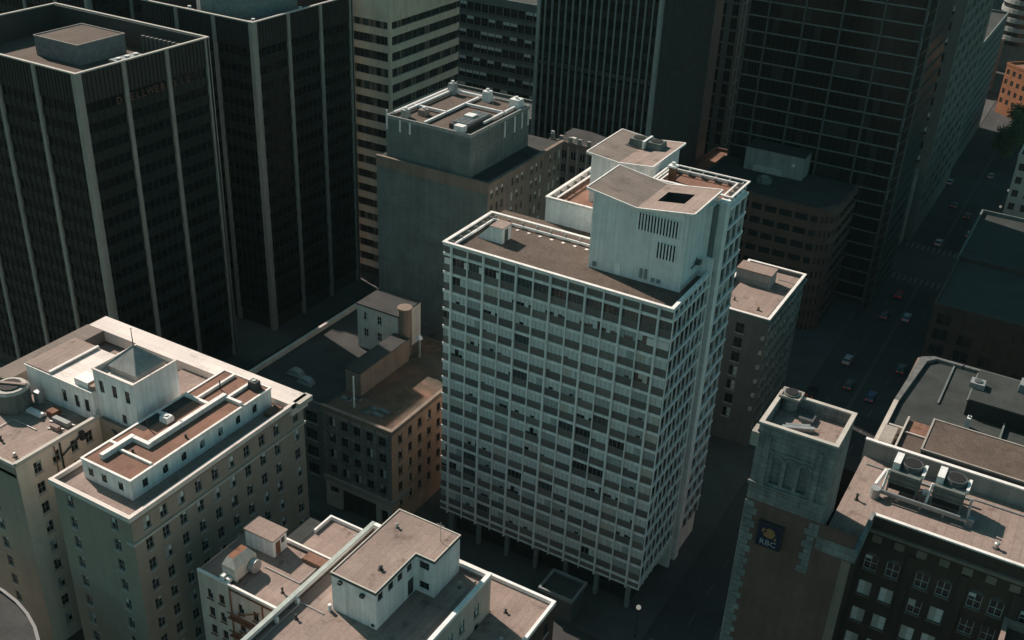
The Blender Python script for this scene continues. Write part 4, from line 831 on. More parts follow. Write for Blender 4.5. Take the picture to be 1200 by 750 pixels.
# ------------------------------------------------------------------ bottom centre buildings
def bottom():
    X0, X1, Y0, Y1, H = -73.9, -54.3, 66, 95.9, 30.0
    b = root('flat_block', 'cream walled block with pink felt roof and an L shaped white roof house', 'building', (-64, 84, 0))
    G = Face('side', X1, Y0)
    k = window_kit(1.3, 2.1, frame='framedark', blinds=('blind', 'blindgrey'), pdown=.5, sill='stonelight')
    window_wall(b, G, Y1-Y0, 0, H-.6, [4, 8.5, 13, 15.6, 20, 22.8, 26.4], [25.2-3.5*i for i in range(7)], 1.3, 2.1, 'pinkwall', k)
    m = MB(); backs(m, X0, X1, Y0, Y1, 0, H-.6); m.face([(X0, Y0, 0), (X1, Y0, 0), (X1, Y0, H-.6), (X0, Y0, H-.6)]); m.build('wall', 'pinkwall', b)
    m = MB(); m.box(X0+.4, X1-.4, Y0+.4, Y1-.4, H-1.6, H-1.2); m.build('roof', 'roofpink', b)
    m = MB(); m.box(X0, X0+.399, Y0, Y1, H-.599, H-.1); m.box(X1-.399, X1, Y0, Y1, H-.599, H-.1); m.box(X0+.4, X1-.4, Y1-.399, Y1, H-.599, H-.1); m.build('parapet', 'white', b)
    m = MB(); m.box(X0-.1, X0+.55, Y0, Y1+.1, H-.099, H+.12); m.build('coping', 'copper', b)
    m = MB(); m.box(X1-.5, X1+.1, Y0, Y1+.1, H-.099, H+.12); m.build('coping', 'white', b); m = MB(); m.box(X0+.552, X1-.502, Y1-.5, Y1+.1, H-.099, H+.12); m.build('coping', 'trim', b)
    boxes('roof_cleat', 'white_metal', b, [(X0+.56, X0+1.0, y, y+.4, H-1.19, H-.3) for y in (74.5, 78.5)])
    # L shaped roof house
    rx0, rx1, ry0, ry1, rz = -68.7, -58.9, 80.4, 95.2, 35.0; nx, ny = -61.8, 89.1
    m = MB(); z0 = H-1.19
    poly = [(rx0, ry0), (nx, ry0), (nx, ny), (rx1, ny), (rx1, ry1), (rx0, ry1)]
    for i in range(6):
        p, q = poly[i], poly[(i+1) % 6]
        if i not in (1, 2): m.face([(*p, z0), (*q, z0), (*q, rz-.3), (*p, rz-.3)])
    A, C = Face('side', nx, ry0), Face('front', nx, ny)
    m.T = A.T; ops = [(u-.55, u+.55, 33.1, 34.3) for u in (1.0, 3.2, 5.2, 7.3)]+[(6.9, 8.3, z0+.01, 31.6)]; wall_holes(m, ny-ry0, z0, rz-.3, ops, .2)
    m.T = C.T; ops2 = [(.6, 2.1, 33.0, 34.2), (.6, 2.1, 29.6, 30.8)]; wall_holes(m, rx1-nx, z0, rz-.3, ops2, .2)
    rh = m.build('roof_house', 'whitewall', b)
    kw = window_kit(1.1, 1.2, dep=.2, frame='framedark', blinds=('blindgrey',), pdown=.15, sill=None); kv = window_kit(1.5, 1.2, dep=.2, frame='framedark', blinds=('blindgrey',), pdown=.15, sill=None)
    for a, c, z, e in ops[:4]: put_window(A, kw, rh, (a+c)/2, z, False)
    for a, c, z, e in ops2: put_window(C, kv, rh, (a+c)/2, z, False)
    for w in [o for o in bpy.data.objects if o.parent == rh and o.name.startswith('window')]: pass
    m = A.mb(); m.box(6.95, 8.25, -.19, -.1, z0+.02, 31.55); m.build('door', 'darkmetal', rh)
    m = MB(); m.prism([(rx0-.15, ry0-.15), (nx+.15, ry0-.15), (nx+.15, ny-.15), (rx1+.15, ny-.15), (rx1+.15, ry1+.15), (rx0-.15, ry1+.15)], rz-.29, rz-.06); m.build('roof_edge', 'darkfin', rh)
    m = MB(); m.prism([(rx0-.05, ry0-.05), (nx+.05, ry0-.05), (nx+.05, ny-.05), (rx1+.05, ny-.05), (rx1+.05, ry1+.05), (rx0-.05, ry1+.05)], rz-.059, rz); m.build('roof', 'roofpink', rh)
    m = MB(); e = [(rx0, ry0), (nx, ry0), (nx, ny), (rx1, ny), (rx1, ry1), (rx0, ry1)]
    for i in range(6):
        p, q = e[i], e[(i+1) % 6]; dx, dy = (q[0]-p[0]), (q[1]-p[1]); l = math.hypot(dx, dy); dx /= l; dy /= l
        m.beam((p[0]-dx*.1, p[1]-dy*.1, rz+.06), (q[0]-dx*.1, q[1]-dy*.1, rz+.06), .18, .14)
    m.build('roof_trim', 'stonelight', rh)
    boxes('wall_lamp', 'framedark', rh, [(-67.4, -66.9, ry0-.5, ry0-.01, 34.0, 34.4), (-64.0, -63.4, ry0-.5, ry0-.01, 33.6, 34.0), (-62.5, -62.1, ry0-.2, ry0-.01, 29.3, 29.6)])
    m = MB(); m.cyl(-68.9, 80.0, z0, z0+1.0, .25, 8); m.build('roof_drain', 'white_metal', rh)
    # lower right neighbour
    b = root('low_annex', 'low pink roofed annex with white coping right of the flat block', 'building', (-50, 84, 0))
    x0, x1, y0, y1, h = -54.2, -47.4, 62, 102.0, 23.8
    G = Face('side', x1, y0); window_wall(b, G, y1-y0, 0, h-.6, [4+4.2*i for i in range(9)], [19.5-3.6*i for i in range(5)], 1.4, 2.0, 'brickdark', window_kit(1.4, 2.0, frame='framedark', pdown=.2))
    m = MB(); backs(m, x0-3.9, x1, 96.1, y1, 0, h-.6); m.build('wall', 'brickdark', b)
    m = MB(); m.box(x0+.01, x1-.3, y0, y1-.3, h-1, h-.61); m.box(x0-3.6, x0+.009, 96.2, y1-.3, h-1, h-.61); m.build('roof', 'roofpink', b)
    m = MB(); m.box(x0-3.9, x1+.1, y1-.35, y1+.1, h-.599, h+.05); m.box(x1-.35, x1+.1, y0, y1-.35, h-.599, h+.05); m.build('coping', 'white', b)
    # left lower wing with fire escape
    x0, x1, y0, y1, h = -90.2, -74.0, 77.9, 89.2, 27.0
    b = root('pink_wing', 'pale pink walled wing with a rusty fire escape and dark shaded roof', 'building', (-82, 83, 0))
    F = Face('front', x0, y0)
    cols = [2.0, 4.1, 7.6, 10.2, 13.4]; rows = [22.6-3.3*i for i in range(7)]
    window_wall(b, F, x1-x0, 0, h-.3, cols, rows, 1.05, 1.75, 'pinkwall', window_kit(1.05, 1.75, frame='framedark', blinds=('blindgrey', 'blind'), pdown=.5, sill='rust'))
    m = MB(); backs(m, x0, x1, y0, y1, 0, h-.3); m.build('wall', 'pinkwall', b)
    m = MB(); m.box(x0+.02, x1, y0+.3, y1-.3, h-1, h-.5); m.build('roof', 'roofpink', b)
    boxes('coping', 'trim', b, [(x0, x1, y0-.05, y0+.3, h-.299, h), (x0, x1, y1-.3, y1, h-.299, h+.3)])
    m = MB(); m.box(-79.6, x1-.01, 87.2, 88.8, h-.499, h+.12); m.build('roof_patch_or_shadow', 'roofrust', b)
    fe = [((5.9, .1, 26.6), (5.9, .1, 8)), ((11.6, .1, 26.4), (11.6, .1, 8)), ((5.9, .12, 26.3), (15, .12, 26.3))]
    for i in range(5):
        z = 21.9-3.3*i; fe += [((5.9, .9, z), (12, .9, z)), ((5.9, .9, z+1), (12, .9, z+1)), ((6.2, .5, z), (11.4, .5, z+3.2))]
    for p, q in fe: m = MB(); m.beam(F.T(*p), F.T(*q), .16); m.build('fire_escape_bar', 'rust', b)
    for i in range(5): m = F.mb(); m.box(5.9, 12, .01, .85, 21.86-3.3*i, 21.9-3.3*i); m.build('fire_escape_landing', 'rust', b)
    t = root('air_handler', 'beige air handler with sloped hood and fan on the pink wing roof', 'air handler', (-84.4, 80.7, 26.5))
    m = MB(); P = [(-86.2, 79.2), (-82.8, 79.2), (-82.8, 82.2), (-86.2, 82.2)]; m.box(-86.4, -84.0, 78.9, 83.0, 26.9, 28.9); m.build('casing', 'cream', t)
    m = MB(); T8 = [(-86.4, 78.9, 28.9), (-84.0, 78.9, 28.9), (-84.0, 83.0, 28.9), (-86.4, 83.0, 28.9), (-86.0, 79.6, 30.0), (-84.9, 79.6, 30.0), (-84.9, 82.4, 30.0), (-86.0, 82.4, 30.0)]
    for f in ((0, 1, 5, 4), (1, 2, 6, 5), (2, 3, 7, 6), (3, 0, 4, 7)): m.face([T8[q] for q in f])
    m.build('hood', 'cream', t); m = MB(); m.face([T8[q] for q in (4, 5, 6, 7)]); m.build('outlet', 'rust', t)
    m = MB(); m.T = lambda u, dd, z: (-83.3+z, 82+u, 27.6-dd if False else 27.7+dd); m.cyl(0, 0, -.6, .2, 1.0, 12); m.build('fan_housing', 'steel', t)
    boxes('foot', 'steel', t, [(-86.3, -85.9, 79.0, 79.4, 26.5, 26.9), (-84.5, -84.1, 79.0, 79.4, 26.5, 26.9), (-84.5, -84.1, 82.4, 82.8, 26.5, 26.9)])
    boxes('motor', 'white_metal', t, [(-86.2, -85.5, 78.1, 78.85, 27.0, 27.7), (-85.2, -84.6, 78.2, 78.85, 26.9, 27.5)])
    t = root('roof_hut', 'small white hut with half sunlit roof and an open doorway on the pink wing', 'hut', (-85, 87, 26.5))
    m = MB(); m.box(-88.4, -83.3, 85.6, 88.4, 26.5, 29.4); m.build('wall', 'whitewall', t); m = MB(); m.box(-88.6, -83.1, 85.4, 88.6, 29.401, 29.6); m.build('roof', 'roofpink', t); m = MB(); m.box(-83.299, -83.25, 86.1, 87.0, 26.6, 28.8); m.build('doorway', 'rust', t)
    m = MB(); m.box(-83.299, -83.22, 87.3, 87.9, 28.0, 28.8); m.build('vent', 'framedark', t)
    # pink roofed rear piece
    b = root('rear_annex', 'small pink roofed annex with white coping behind the flat block', 'building', (-78, 93, 0))
    x0, x1, y0, y1, h = -82.2, -74.0, 89.4, 96.8, 27.0
    m = MB(); m.box(x0, x1, y0, y1, 0, h-.9); m.build('wall', 'concrete', b); m = MB(); m.box(x0+.3, x1, y0+.3, y1-.3, h-.899, h-.6); m.build('roof', 'roofpink', b)
    m = MB(); m.box(x0, x1, y1-.3, y1, h-.899, h); m.box(x0, x0+.3, y0+3.5, y1-.3, h-.899, h); m.build('coping', 'white', b)
    m = MB(); P = [(x0-2.5, y0+.2, h-.8), (x0+2.2, y0+.2, h-.8), (x0+2.2, y0+3.0, h-.8), (x0-2.5, y0+3.0, h-.8)]
    m.box(x0-2.6, x0-.01, y0, y0+5.6, 0, h-.6); m.build('side_wing', 'whitewall', b); m = MB(); m.box(x0-2.7, x0-.01, y0+.01, y0+5.7, h-.599, h-.4); m.build('side_roof', 'roofgreen', b)
bottom()

def clutter():
    for x, y, z, hh, r, mt, lab in ((-71.5, 76.5, 28.8, .7, .16, 'darkmetal', 'short black vent pipe left of the L shaped roof house'), (-57.2, 92.6, 28.8, .9, .14, 'steel', 'thin steel vent pipe in the shaded deck right of the L shaped roof house'),
            (-66.8, 92.0, 35.0, .6, .15, 'steel', 'small steel vent pipe at the far end of the L shaped pink roof'), (-63.8, 84.2, 35.0, .5, .2, 'darkmetal', 'small black vent stub on the near arm of the L shaped pink roof'),
            (-77.8, 81.0, 26.5, .8, .14, 'darkmetal', 'thin black vent pipe on the sunlit part of the pink wing roof'), (-76.4, 95.0, 26.4, .6, .15, 'steel', 'small steel vent on the triangle of pink roof behind the flat block'),
            (-50.2, 92.0, 23.2, .7, .18, 'steel', 'steel vent pipe on the low pink annex roof'), (-52.4, 97.0, 23.2, .5, .15, 'darkmetal', 'black vent stub at the far end of the low pink annex roof'),
            (-128.0, 77.5, 33.6, .8, .16, 'darkmetal', 'dark vent pipe near the front of the left hotel wing roof'), (-123.0, 76.0, 33.6, .6, .2, 'steel', 'steel vent stub near the courtyard front of the left hotel wing'),
            (-49.5, 190.5, 29.25, .6, .2, 'rust', 'small rusty vent on the pink brown office roof'), (-55.0, 192.0, 29.25, .5, .15, 'darkmetal', 'small dark vent at the left of the brown office roof'),
            (2.5, 110.0, 51.1, .7, .2, 'steel', 'steel vent pipe on the pink roof right of the cooling units'), (-13.2, 110.0, 51.1, .8, .15, 'darkmetal', 'dark vent pipe between the stone tower and the cooling units')):
        t = root('vent_pipe', lab, 'vent pipe', (x, y, z)); m = MB(); m.cyl(x, y, z-.02, z+hh, r, 8); m.build('pipe', mt, t); m = MB(); m.cyl(x, y, z+hh, z+hh+.12, r*1.6, 8, r*.8); m.build('cowl', mt, t); m = MB(); m.cyl(x, y, z-.01, z+.08, r*2.2, 10, r*1.4); m.build('flashing', 'roofdark', t)
    for pts, w, mt, lab in ((((-72.8, 68, 28.95), (-72.8, 79, 28.95), (-69.2, 79, 28.95)), .12, 'steel', 'thin steel conduit along the copper edge of the flat block roof'), (((-56.0, 82, 28.95), (-56.0, 94.6, 28.95)), .12, 'greymetal', 'grey conduit on the shaded deck beside the L shaped roof house'),
            (((-83.0, 83.5, 26.65), (-77, 83.5, 26.65), (-77, 87, 26.65)), .14, 'steel', 'bent steel pipe crossing the pink wing roof from the air handler'), 
            (((-14.0, 117.8, 51.2), (-1, 117.8, 51.2), (12, 117.8, 51.2)), .16, 'steel', 'long steel pipe along the rear parapet of the brick building'), (((-47, 189, 29.4), (-47, 206, 29.4), (-50.4, 206, 29.4)), .12, 'steel', 'steel conduit along the right edge of the brown office roof'),
            (((-131, 76, 33.75), (-131, 82, 33.75), (-126, 82, 33.75)), .14, 'steel', 'bent steel pipe on the pink left hotel wing roof')):
        t = root('conduit', lab, 'pipe', pts[0])
        for p, q in zip(pts, pts[1:]): m = MB(); m.beam(p, q, w, n=6); m.build('pipe', mt, t)
        for p in pts: m = MB(); m.box(p[0]-.14, p[0]+.14, p[1]-.14, p[1]+.14, p[2]-.2, p[2]-.06); m.build('support', 'concrete', t)
    for x, y, z, lab in ((-60.4, 92.8, 35.0, 'slim aerial mast on the far right corner of the L shaped roof'), (-110.0, 186.5, 59.0, 'slim aerial mast on the blank walled building roof')):
        t = root('aerial', lab, 'aerial', (x, y, z)); m = MB(); m.cyl(x, y, z, z+3.2, .045, 6); m.build('mast', 'steel', t); m = MB(); m.beam((x-.6, y, z+2.8), (x+.6, y, z+2.8), .04); m.build('crossbar', 'steel', t)
clutter()

# ------------------------------------------------------------------ brown brick building, lower right
def brick_tower():
    b = root('brick_building', 'dark brown brick office with a grey stone corner tower and arched windows', 'building', (-12, 108, 0))
    TX0, TX1, TY0, TY1, TH, RH = -23.5, -15.0, 99.3, 106.8, 64.5, 52.3
    FT, GT = Face('front', TX0, TY0), Face('side', TX1, TY0)
    m = MB()
    m.T = FT.T; ops = [(2.1+1.55*i, 3.2+1.55*i, 57.0, 60.4) for i in range(3)]; wall_holes(m, TX1-TX0, 54.2, TH-.5, ops, 1.0)
    m.T = GT.T; wall_holes(m, TY1-TY0, 51, TH-.5, [], .3); backs(m, TX0, TX1, TY0, TY1, 0, TH-.5); m.build('tower_wall', 'tealstone', b)
    for a, c, z, e in ops:
        m = FT.mb(); m.box(a, c, -.7, -.5, z, e); m.build('blind_arch', 'tealstone', b)
        m = FT.mb(); cx = (a+c)/2
        for q in range(8):
            t0, t1 = math.pi*q/8, math.pi*(q+1)/8
            p = [(cx+r*math.cos(t), e-.1+r*math.sin(t)) for r, t in ((.5, t0), (.72, t0), (.72, t1), (.5, t1))]
            m.face([(u, .14, z_) for u, z_ in p]); m.face([(u, .14 if q_ < 2 else .002, z_) for q_, (u, z_) in enumerate((p[1], p[2], p[2], p[1]))][::-1])
        m.build('arch_moulding', 'tealstone', b)
    boxes('string_course', 'tealstone', b, [(TX0-.15, TX1+.1, TY0-.25, TY0-.003, 56.3, 56.7), (TX0+.9, TX1-2.4, TY0-.2, TY0-.003, 61.2, 61.45)])
    for u in (1.3, 7.0): m = FT.mb(); m.box(u-.3, u+.3, .003, .22, 56.71, 63); m.build('pilaster', 'tealstone', b)
    m = MB(); m.box(TX0+.4, TX1-.4, TY0+.4, TY1-.4, 62.4, 62.8); m.build('tower_roof', 'roofpink', b)
    m = MB(); m.ring(TX0+.01, TX1-.01, TY0+.01, TY1-.01, 62.0, TH-.2, .38); m.build('tower_parapet', 'tealstone', b)
    m = MB(); m.ring(TX0-.1, TX1+.12, TY0-.1, TY1+.12, TH-.199, TH, .5); m.build('tower_coping', 'stonelight', b)
    m = MB(); m.prism([(TX0-.6, TY0-.5), (TX0+.3, TY0-.5), (TX0-.101, TY0-.101), (TX0-.101, TY0+1.2), (TX0-.6, TY0+1.2)], 61.5, 63.3); m.build('corner_bracket', 'stone', b)
    # lower tower front: brick with stone quoins
    m = FT.mb(); wall_holes(m, 12.6, 0, 54.2, [], .3); m.build('brick_wall', 'brickred', b)
    m = FT.mb(); m.box(-.02, 12.6, .003, .3, 51.4, 52.35); m.build('coping', 'copper', b) if False else None
    for k in range(60):
        z = 53.9-k*.9; l = 1.5 if k % 2 else 1.05
        m = FT.mb(); m.box(-.06, l, .003, .09, z-.84, z); m.build('quoin', 'tealstone', b)
        if z > 52.6: m = FT.mb(); m.box(8.5-l, 8.5, .003, .09, z-.84, z); m.build('quoin', 'tealstone', b)
    for k in range(9):
        z = 53.9-k*.9; l = 1.2 if k % 2 else .8
        if z > 47: m = FT.mb(); m.box(8.2-l, 8.2, .004, .08, z-.84, z); m.build('quoin', 'tealstone', b)
    # main roof
    X1, Y1 = 40, 119.9
    m = MB(); m.box(TX1+.3, X1, 107.3, Y1-.3, 50.6, 51.1); m.box(TX1+.3, -10.9, TY0+.4, 107.3, 50.6, 51.1); m.build('roof', 'roofpink', b)
    m = MB(); m.box(TX1+.01, X1, Y1-.3, Y1, 48, 53.4); m.build('rear_parapet', 'concrete', b); m = MB(); m.box(TX1+.01, X1, Y1-.4, Y1+.1, 53.401, 53.6); m.build('rear_coping', 'trim', b)
    m = MB(); m.box(TX1+.01, -10.5, TY0-.05, TY0+.35, 51.5 if False else 50.6, 52.3); m.build('front_parapet', 'copper', b) if False else m.build('front_parapet', 'tealstone', b)
    m = MB(); m.box(-10.9, -10.5, TY0+.352, 107.2, 50.6, 52.3); m.build('front_parapet', 'tealstone', b)
    m = MB(); m.box(-10.5, X1, 107.0, 107.298, 50.6, 52.0); m.build('front_parapet', 'brickdark', b); m = MB(); m.box(-10.6, X1, 106.9, 107.35, 52.001, 52.2); m.build('front_coping', 'trim', b)
    # recessed window front
    FW = Face('front', -10.9, 107.0)
    kw = window_kit(1.5, 2.1, frame='framewhite', blinds=('blind', 'blindtan'), pdown=.25, sill='brownstone')
    kb = window_kit(1.5, 2.1, frame='framewhite', blinds=('blindwhite', 'blindtan'), pdown=1.0, sill='brownstone')
    cols = [1.3, 3.8, 7.1, 9.5, 12.9, 15.2, 18.4, 20.8, 24.2, 26.6]; rows = [44.3, 40.4, 36.2, 32.2, 28.2, 24, 20, 16]
    ops = [(u-.75, u+.75, z, z+2.1) for u in cols for z in rows]
    m = FW.mb(); wall_holes(m, X1+10.9, 0, 50.6, ops, .3); m.build('wall', 'brickdark', b)
    for a, c, z, e in ops:
        lit = z in (40.4, 36.2, 32.2) and a < 10.5
        put_window(FW, kb if lit and not (a > 6 and a < 7 and z == 40.4) else kw, b, (a+c)/2, z)
        if z == 44.3:
            m = FW.mb(); cx = (a+c)/2
            pts = [(cx+.75*math.cos(math.pi*q/8), e+.004+.6*math.sin(math.pi*q/8)) for q in range(9)]
            m.face([(u, .02, w_) for u, w_ in pts][::-1]) if False else m.face([(u, .02, w_) for u, w_ in pts]); m.build('arch_head', 'glassblue', b)
    for u in (5.45, 11.3, 16.9, 22.6): m = FW.mb(); m.box(u-.45, u+.45, .003, .3, 0, 48.4); m.build('brick_pier', 'brickdark', b)
    for i in range(11): m = FW.mb(); m.box(.8+i*2.5, 1.9+i*2.5, .003, .25, 48.6, 49.6); m.build('frieze_panel', 'brownstone', b)
    m = FW.mb(); m.box(0, X1+10.9, .003, .4, 49.9, 50.3); m.build('string_course', 'brownstone', b)
    # side of the projecting front
    m = MB(); m.face([(-10.9, TY0, 0), (-10.9, 107, 0), (-10.9, 107, 50.6), (-10.9, TY0, 50.6)]); m.build('wall', 'brickdark', b)
    m = MB(); m.box(-11.9, -10.88, TY0-.09, TY0-.003, 30, 50.5); m.build('brick_pier', 'brownstone', b)
    m = MB(); m.face([(X1, 107, 0), (X1, Y1, 0), (X1, Y1, 51), (X1, 107, 51)]); m.face([(X1, Y1, 0), (TX0, Y1, 0), (TX0, Y1, 48), (X1, Y1, 48)]); m.face([(TX0, Y1, 0), (TX0, TY1, 0), (TX0, TY1, 50.6), (TX0, Y1, 50.6)]); m.build('wall', 'brickdark', b)
    # far right parapet piece
    b2 = root('side_wing', 'brown brick wing with a pink edged parapet at the right frame edge', 'building', (9, 98, 0))
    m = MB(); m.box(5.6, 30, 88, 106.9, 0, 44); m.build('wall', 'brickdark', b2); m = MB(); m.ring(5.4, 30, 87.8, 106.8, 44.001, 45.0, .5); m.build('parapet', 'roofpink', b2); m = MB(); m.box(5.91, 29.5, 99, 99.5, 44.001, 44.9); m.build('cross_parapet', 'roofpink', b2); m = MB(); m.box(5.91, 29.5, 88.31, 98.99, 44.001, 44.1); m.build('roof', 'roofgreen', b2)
    # sign with emblem
    t = root('wall_sign', 'square dark blue wall sign with yellow lion emblem and white letters', 'sign', (-20.0, TY0-.1, 50.3))
    m = MB(); m.box(-21.4, -18.7, TY0-.55, TY0-.004, 48.8, 51.9); m.build('panel', 'signblue', t)
    boxes('panel_edge', 'darkmetal', t, [(-21.5, -21.401, TY0-.58, TY0-.004, 48.8, 51.9), (-18.699, -18.6, TY0-.58, TY0-.004, 48.8, 51.9), (-21.5, -18.6, TY0-.58, TY0-.004, 51.901, 52.0), (-21.5, -18.6, TY0-.58, TY0-.004, 48.7, 48.799)])
    em = MB(); y = TY0-.57
    for poly in ([(-20.7, 50.3), (-20.2, 50.1), (-19.6, 50.2), (-19.35, 50.8), (-19.6, 51.3), (-20.1, 51.5), (-20.5, 51.2), (-20.35, 50.8), (-20.7, 50.7)], [(-21.0, 50.75), (-20.75, 50.72), (-20.55, 51.25), (-20.85, 51.3)], [(-19.5, 50.15), (-19.15, 49.9), (-19.2, 50.5)]):
        em.face([(x, y, z) for x, z in poly])
    em.build('emblem', 'signyellow', t)
    me = text_mesh('RBC', 1.05, .02); me.materials.append(M['signwhite']); o = bpy.data.objects.new('lettering', me); COL.objects.link(o); o.parent = t; g = ORG[t]; o.location = (-20.05-g[0], TY0-.58-g[1], 49.05-g[2]); o.rotation_euler = (math.pi/2, 0, 0)
    # tower roof items
    t = root('roof_duct', 'grey striped duct run on the sunlit corner tower roof', 'duct', (-19.5, 102.2, 62.8)); m = MB(); m.beam((-21.6, 101.6, 63.1), (-18.4, 103.1, 63.1), .5, .45); m.build('duct', 'steel', t); m = MB(); m.beam((-21.4, 102.4, 63.05), (-19.0, 103.6, 63.05), .35, .3); m.build('duct', 'greymetal', t)
    t = root('roof_hatch', 'small grey hatch in the shaded part of the corner tower roof', 'hatch', (-19.6, 105, 62.8)); m = MB(); m.box(-20.5, -19.0, 104.3, 105.6, 62.8, 63.2); m.build('curb', 'greymetal', t); m = MB(); m.box(-20.6, -18.9, 104.2, 105.7, 63.2, 63.3); m.build('lid', 'darkfin', t)
    t = root('round_vent', 'round black topped vent at the far left corner of the stone tower', 'vent', (-22.2, 106.3, 63)); m = MB(); m.cyl(-22.2, 106.2, 62.0, 65.0, 1.0, 14, .9); m.build('drum', 'tealstone', t); m = MB(); m.ring(-23.4, -21.0, 105.2, 107.3, 64.5, 64.8, .25); m.build('rim', 'stone', t); m = MB(); m.cyl(-22.2, 106.2, 65.0, 65.1, .75, 14); m.build('opening', 'black', t)
    # two big cooling units on the pink roof
    def unit(cx, lab):
        t = root('cooling_unit', lab, 'cooling unit', (cx, 114.8, 51.1), 'twin cooling units on the pink brick building roof')
        m = MB(); m.box(cx-1.7, cx+1.7, 112.9, 116.2, 52.2, 54.6); m.build('casing', 'tarp', t)
        m = MB(); m.box(cx-1.5, cx+1.5, 112.85, 112.899, 52.3, 53.0); m.build('grille', 'black', t)
        for z in (53.3, 54.0): m = MB(); m.box(cx-1.75, cx+1.75, 112.84, 116.25, z, z+.1); m.build('rib', 'darkfin', t)
        m = MB(); m.cyl(cx+.3, 114.9, 54.601, 55.3, 1.3, 14, 1.2); m.build('fan_stack', 'darkfin', t); m = MB(); m.cyl(cx+.3, 114.9, 55.301, 55.35, 1.0, 14); m.build('fan', 'black', t)
        boxes('motor_box', 'white_metal', t, [(cx-1.7, cx-.9, 113.6, 116.0, 54.602, 55.5), (cx+1.65, cx+2.0, 113.6, 116.0, 54.3, 54.9)])
        for x in (cx-1.6, cx+1.6):
            for y in (113.0, 116.0): m = MB(); m.box(x-.1, x+.1, y-.1, y+.1, 51.1, 52.2); m.build('leg', 'steel', t)
        m = MB(); m.beam((cx-1.9, 113.2, 54.6), (cx-2.1, 112.6, 51.6), .3, n=6); m.build('pipe', 'white_metal', t); return t
    unit(-8.9, 'left one of two dark cooling units on the pink roof at the right'); unit(-3.9, 'right one of two dark cooling units on the pink roof at the right')
    t = root('steel_frame', 'long steel support frame with pipes under the twin cooling units', 'frame', (-6.5, 112.4, 51.1))
    for y in (112.2, 116.6): m = MB(); m.beam((-11.6, y, 51.8), (-1.2, y, 51.8), .3, .3); m.build('beam', 'steel', t)
    for x in (-11.5, -9, -6.4, -3.8, -1.3): m = MB(); m.box(x-.1, x+.1, 112.1, 112.3, 51.1, 51.65); m.build('leg', 'steel', t)
    m = MB(); m.beam((-11.4, 111.9, 52.2), (-2, 111.9, 52.2), .35, n=6); m.build('pipe', 'greymetal', t)
    m = MB(); m.beam((-11.8, 112.6, 52.3), (-11.2, 114.6, 53.5), .5, n=6); m.build('pipe', 'white_metal', t); m = MB(); m.cyl(-11.6, 111.8, 51.1, 52.4, .6, 10); m.build('pump', 'steel', t); m = MB(); m.box(-1.2, -.5, 112, 113, 51.1, 52.2); m.build('pump', 'greymetal', t)
    m = MB(); m.beam((-1.4, 113, 54.4), (-1.2, 112.4, 51.4), .3, n=6); m.build('pipe', 'steel', t)
    t = root('junction_box', 'pinkish machine between the twin cooling units', 'machine', (-6.4, 114, 51.1)); m = MB(); m.box(-7.0, -5.8, 113.2, 114.6, 51.1, 52.4, .1); m.build('casing', 'roofpink', t); m = MB(); m.cyl(-6.4, 113.9, 52.4, 52.8, .4, 8); m.build('cap', 'white_metal', t)
brick_tower()

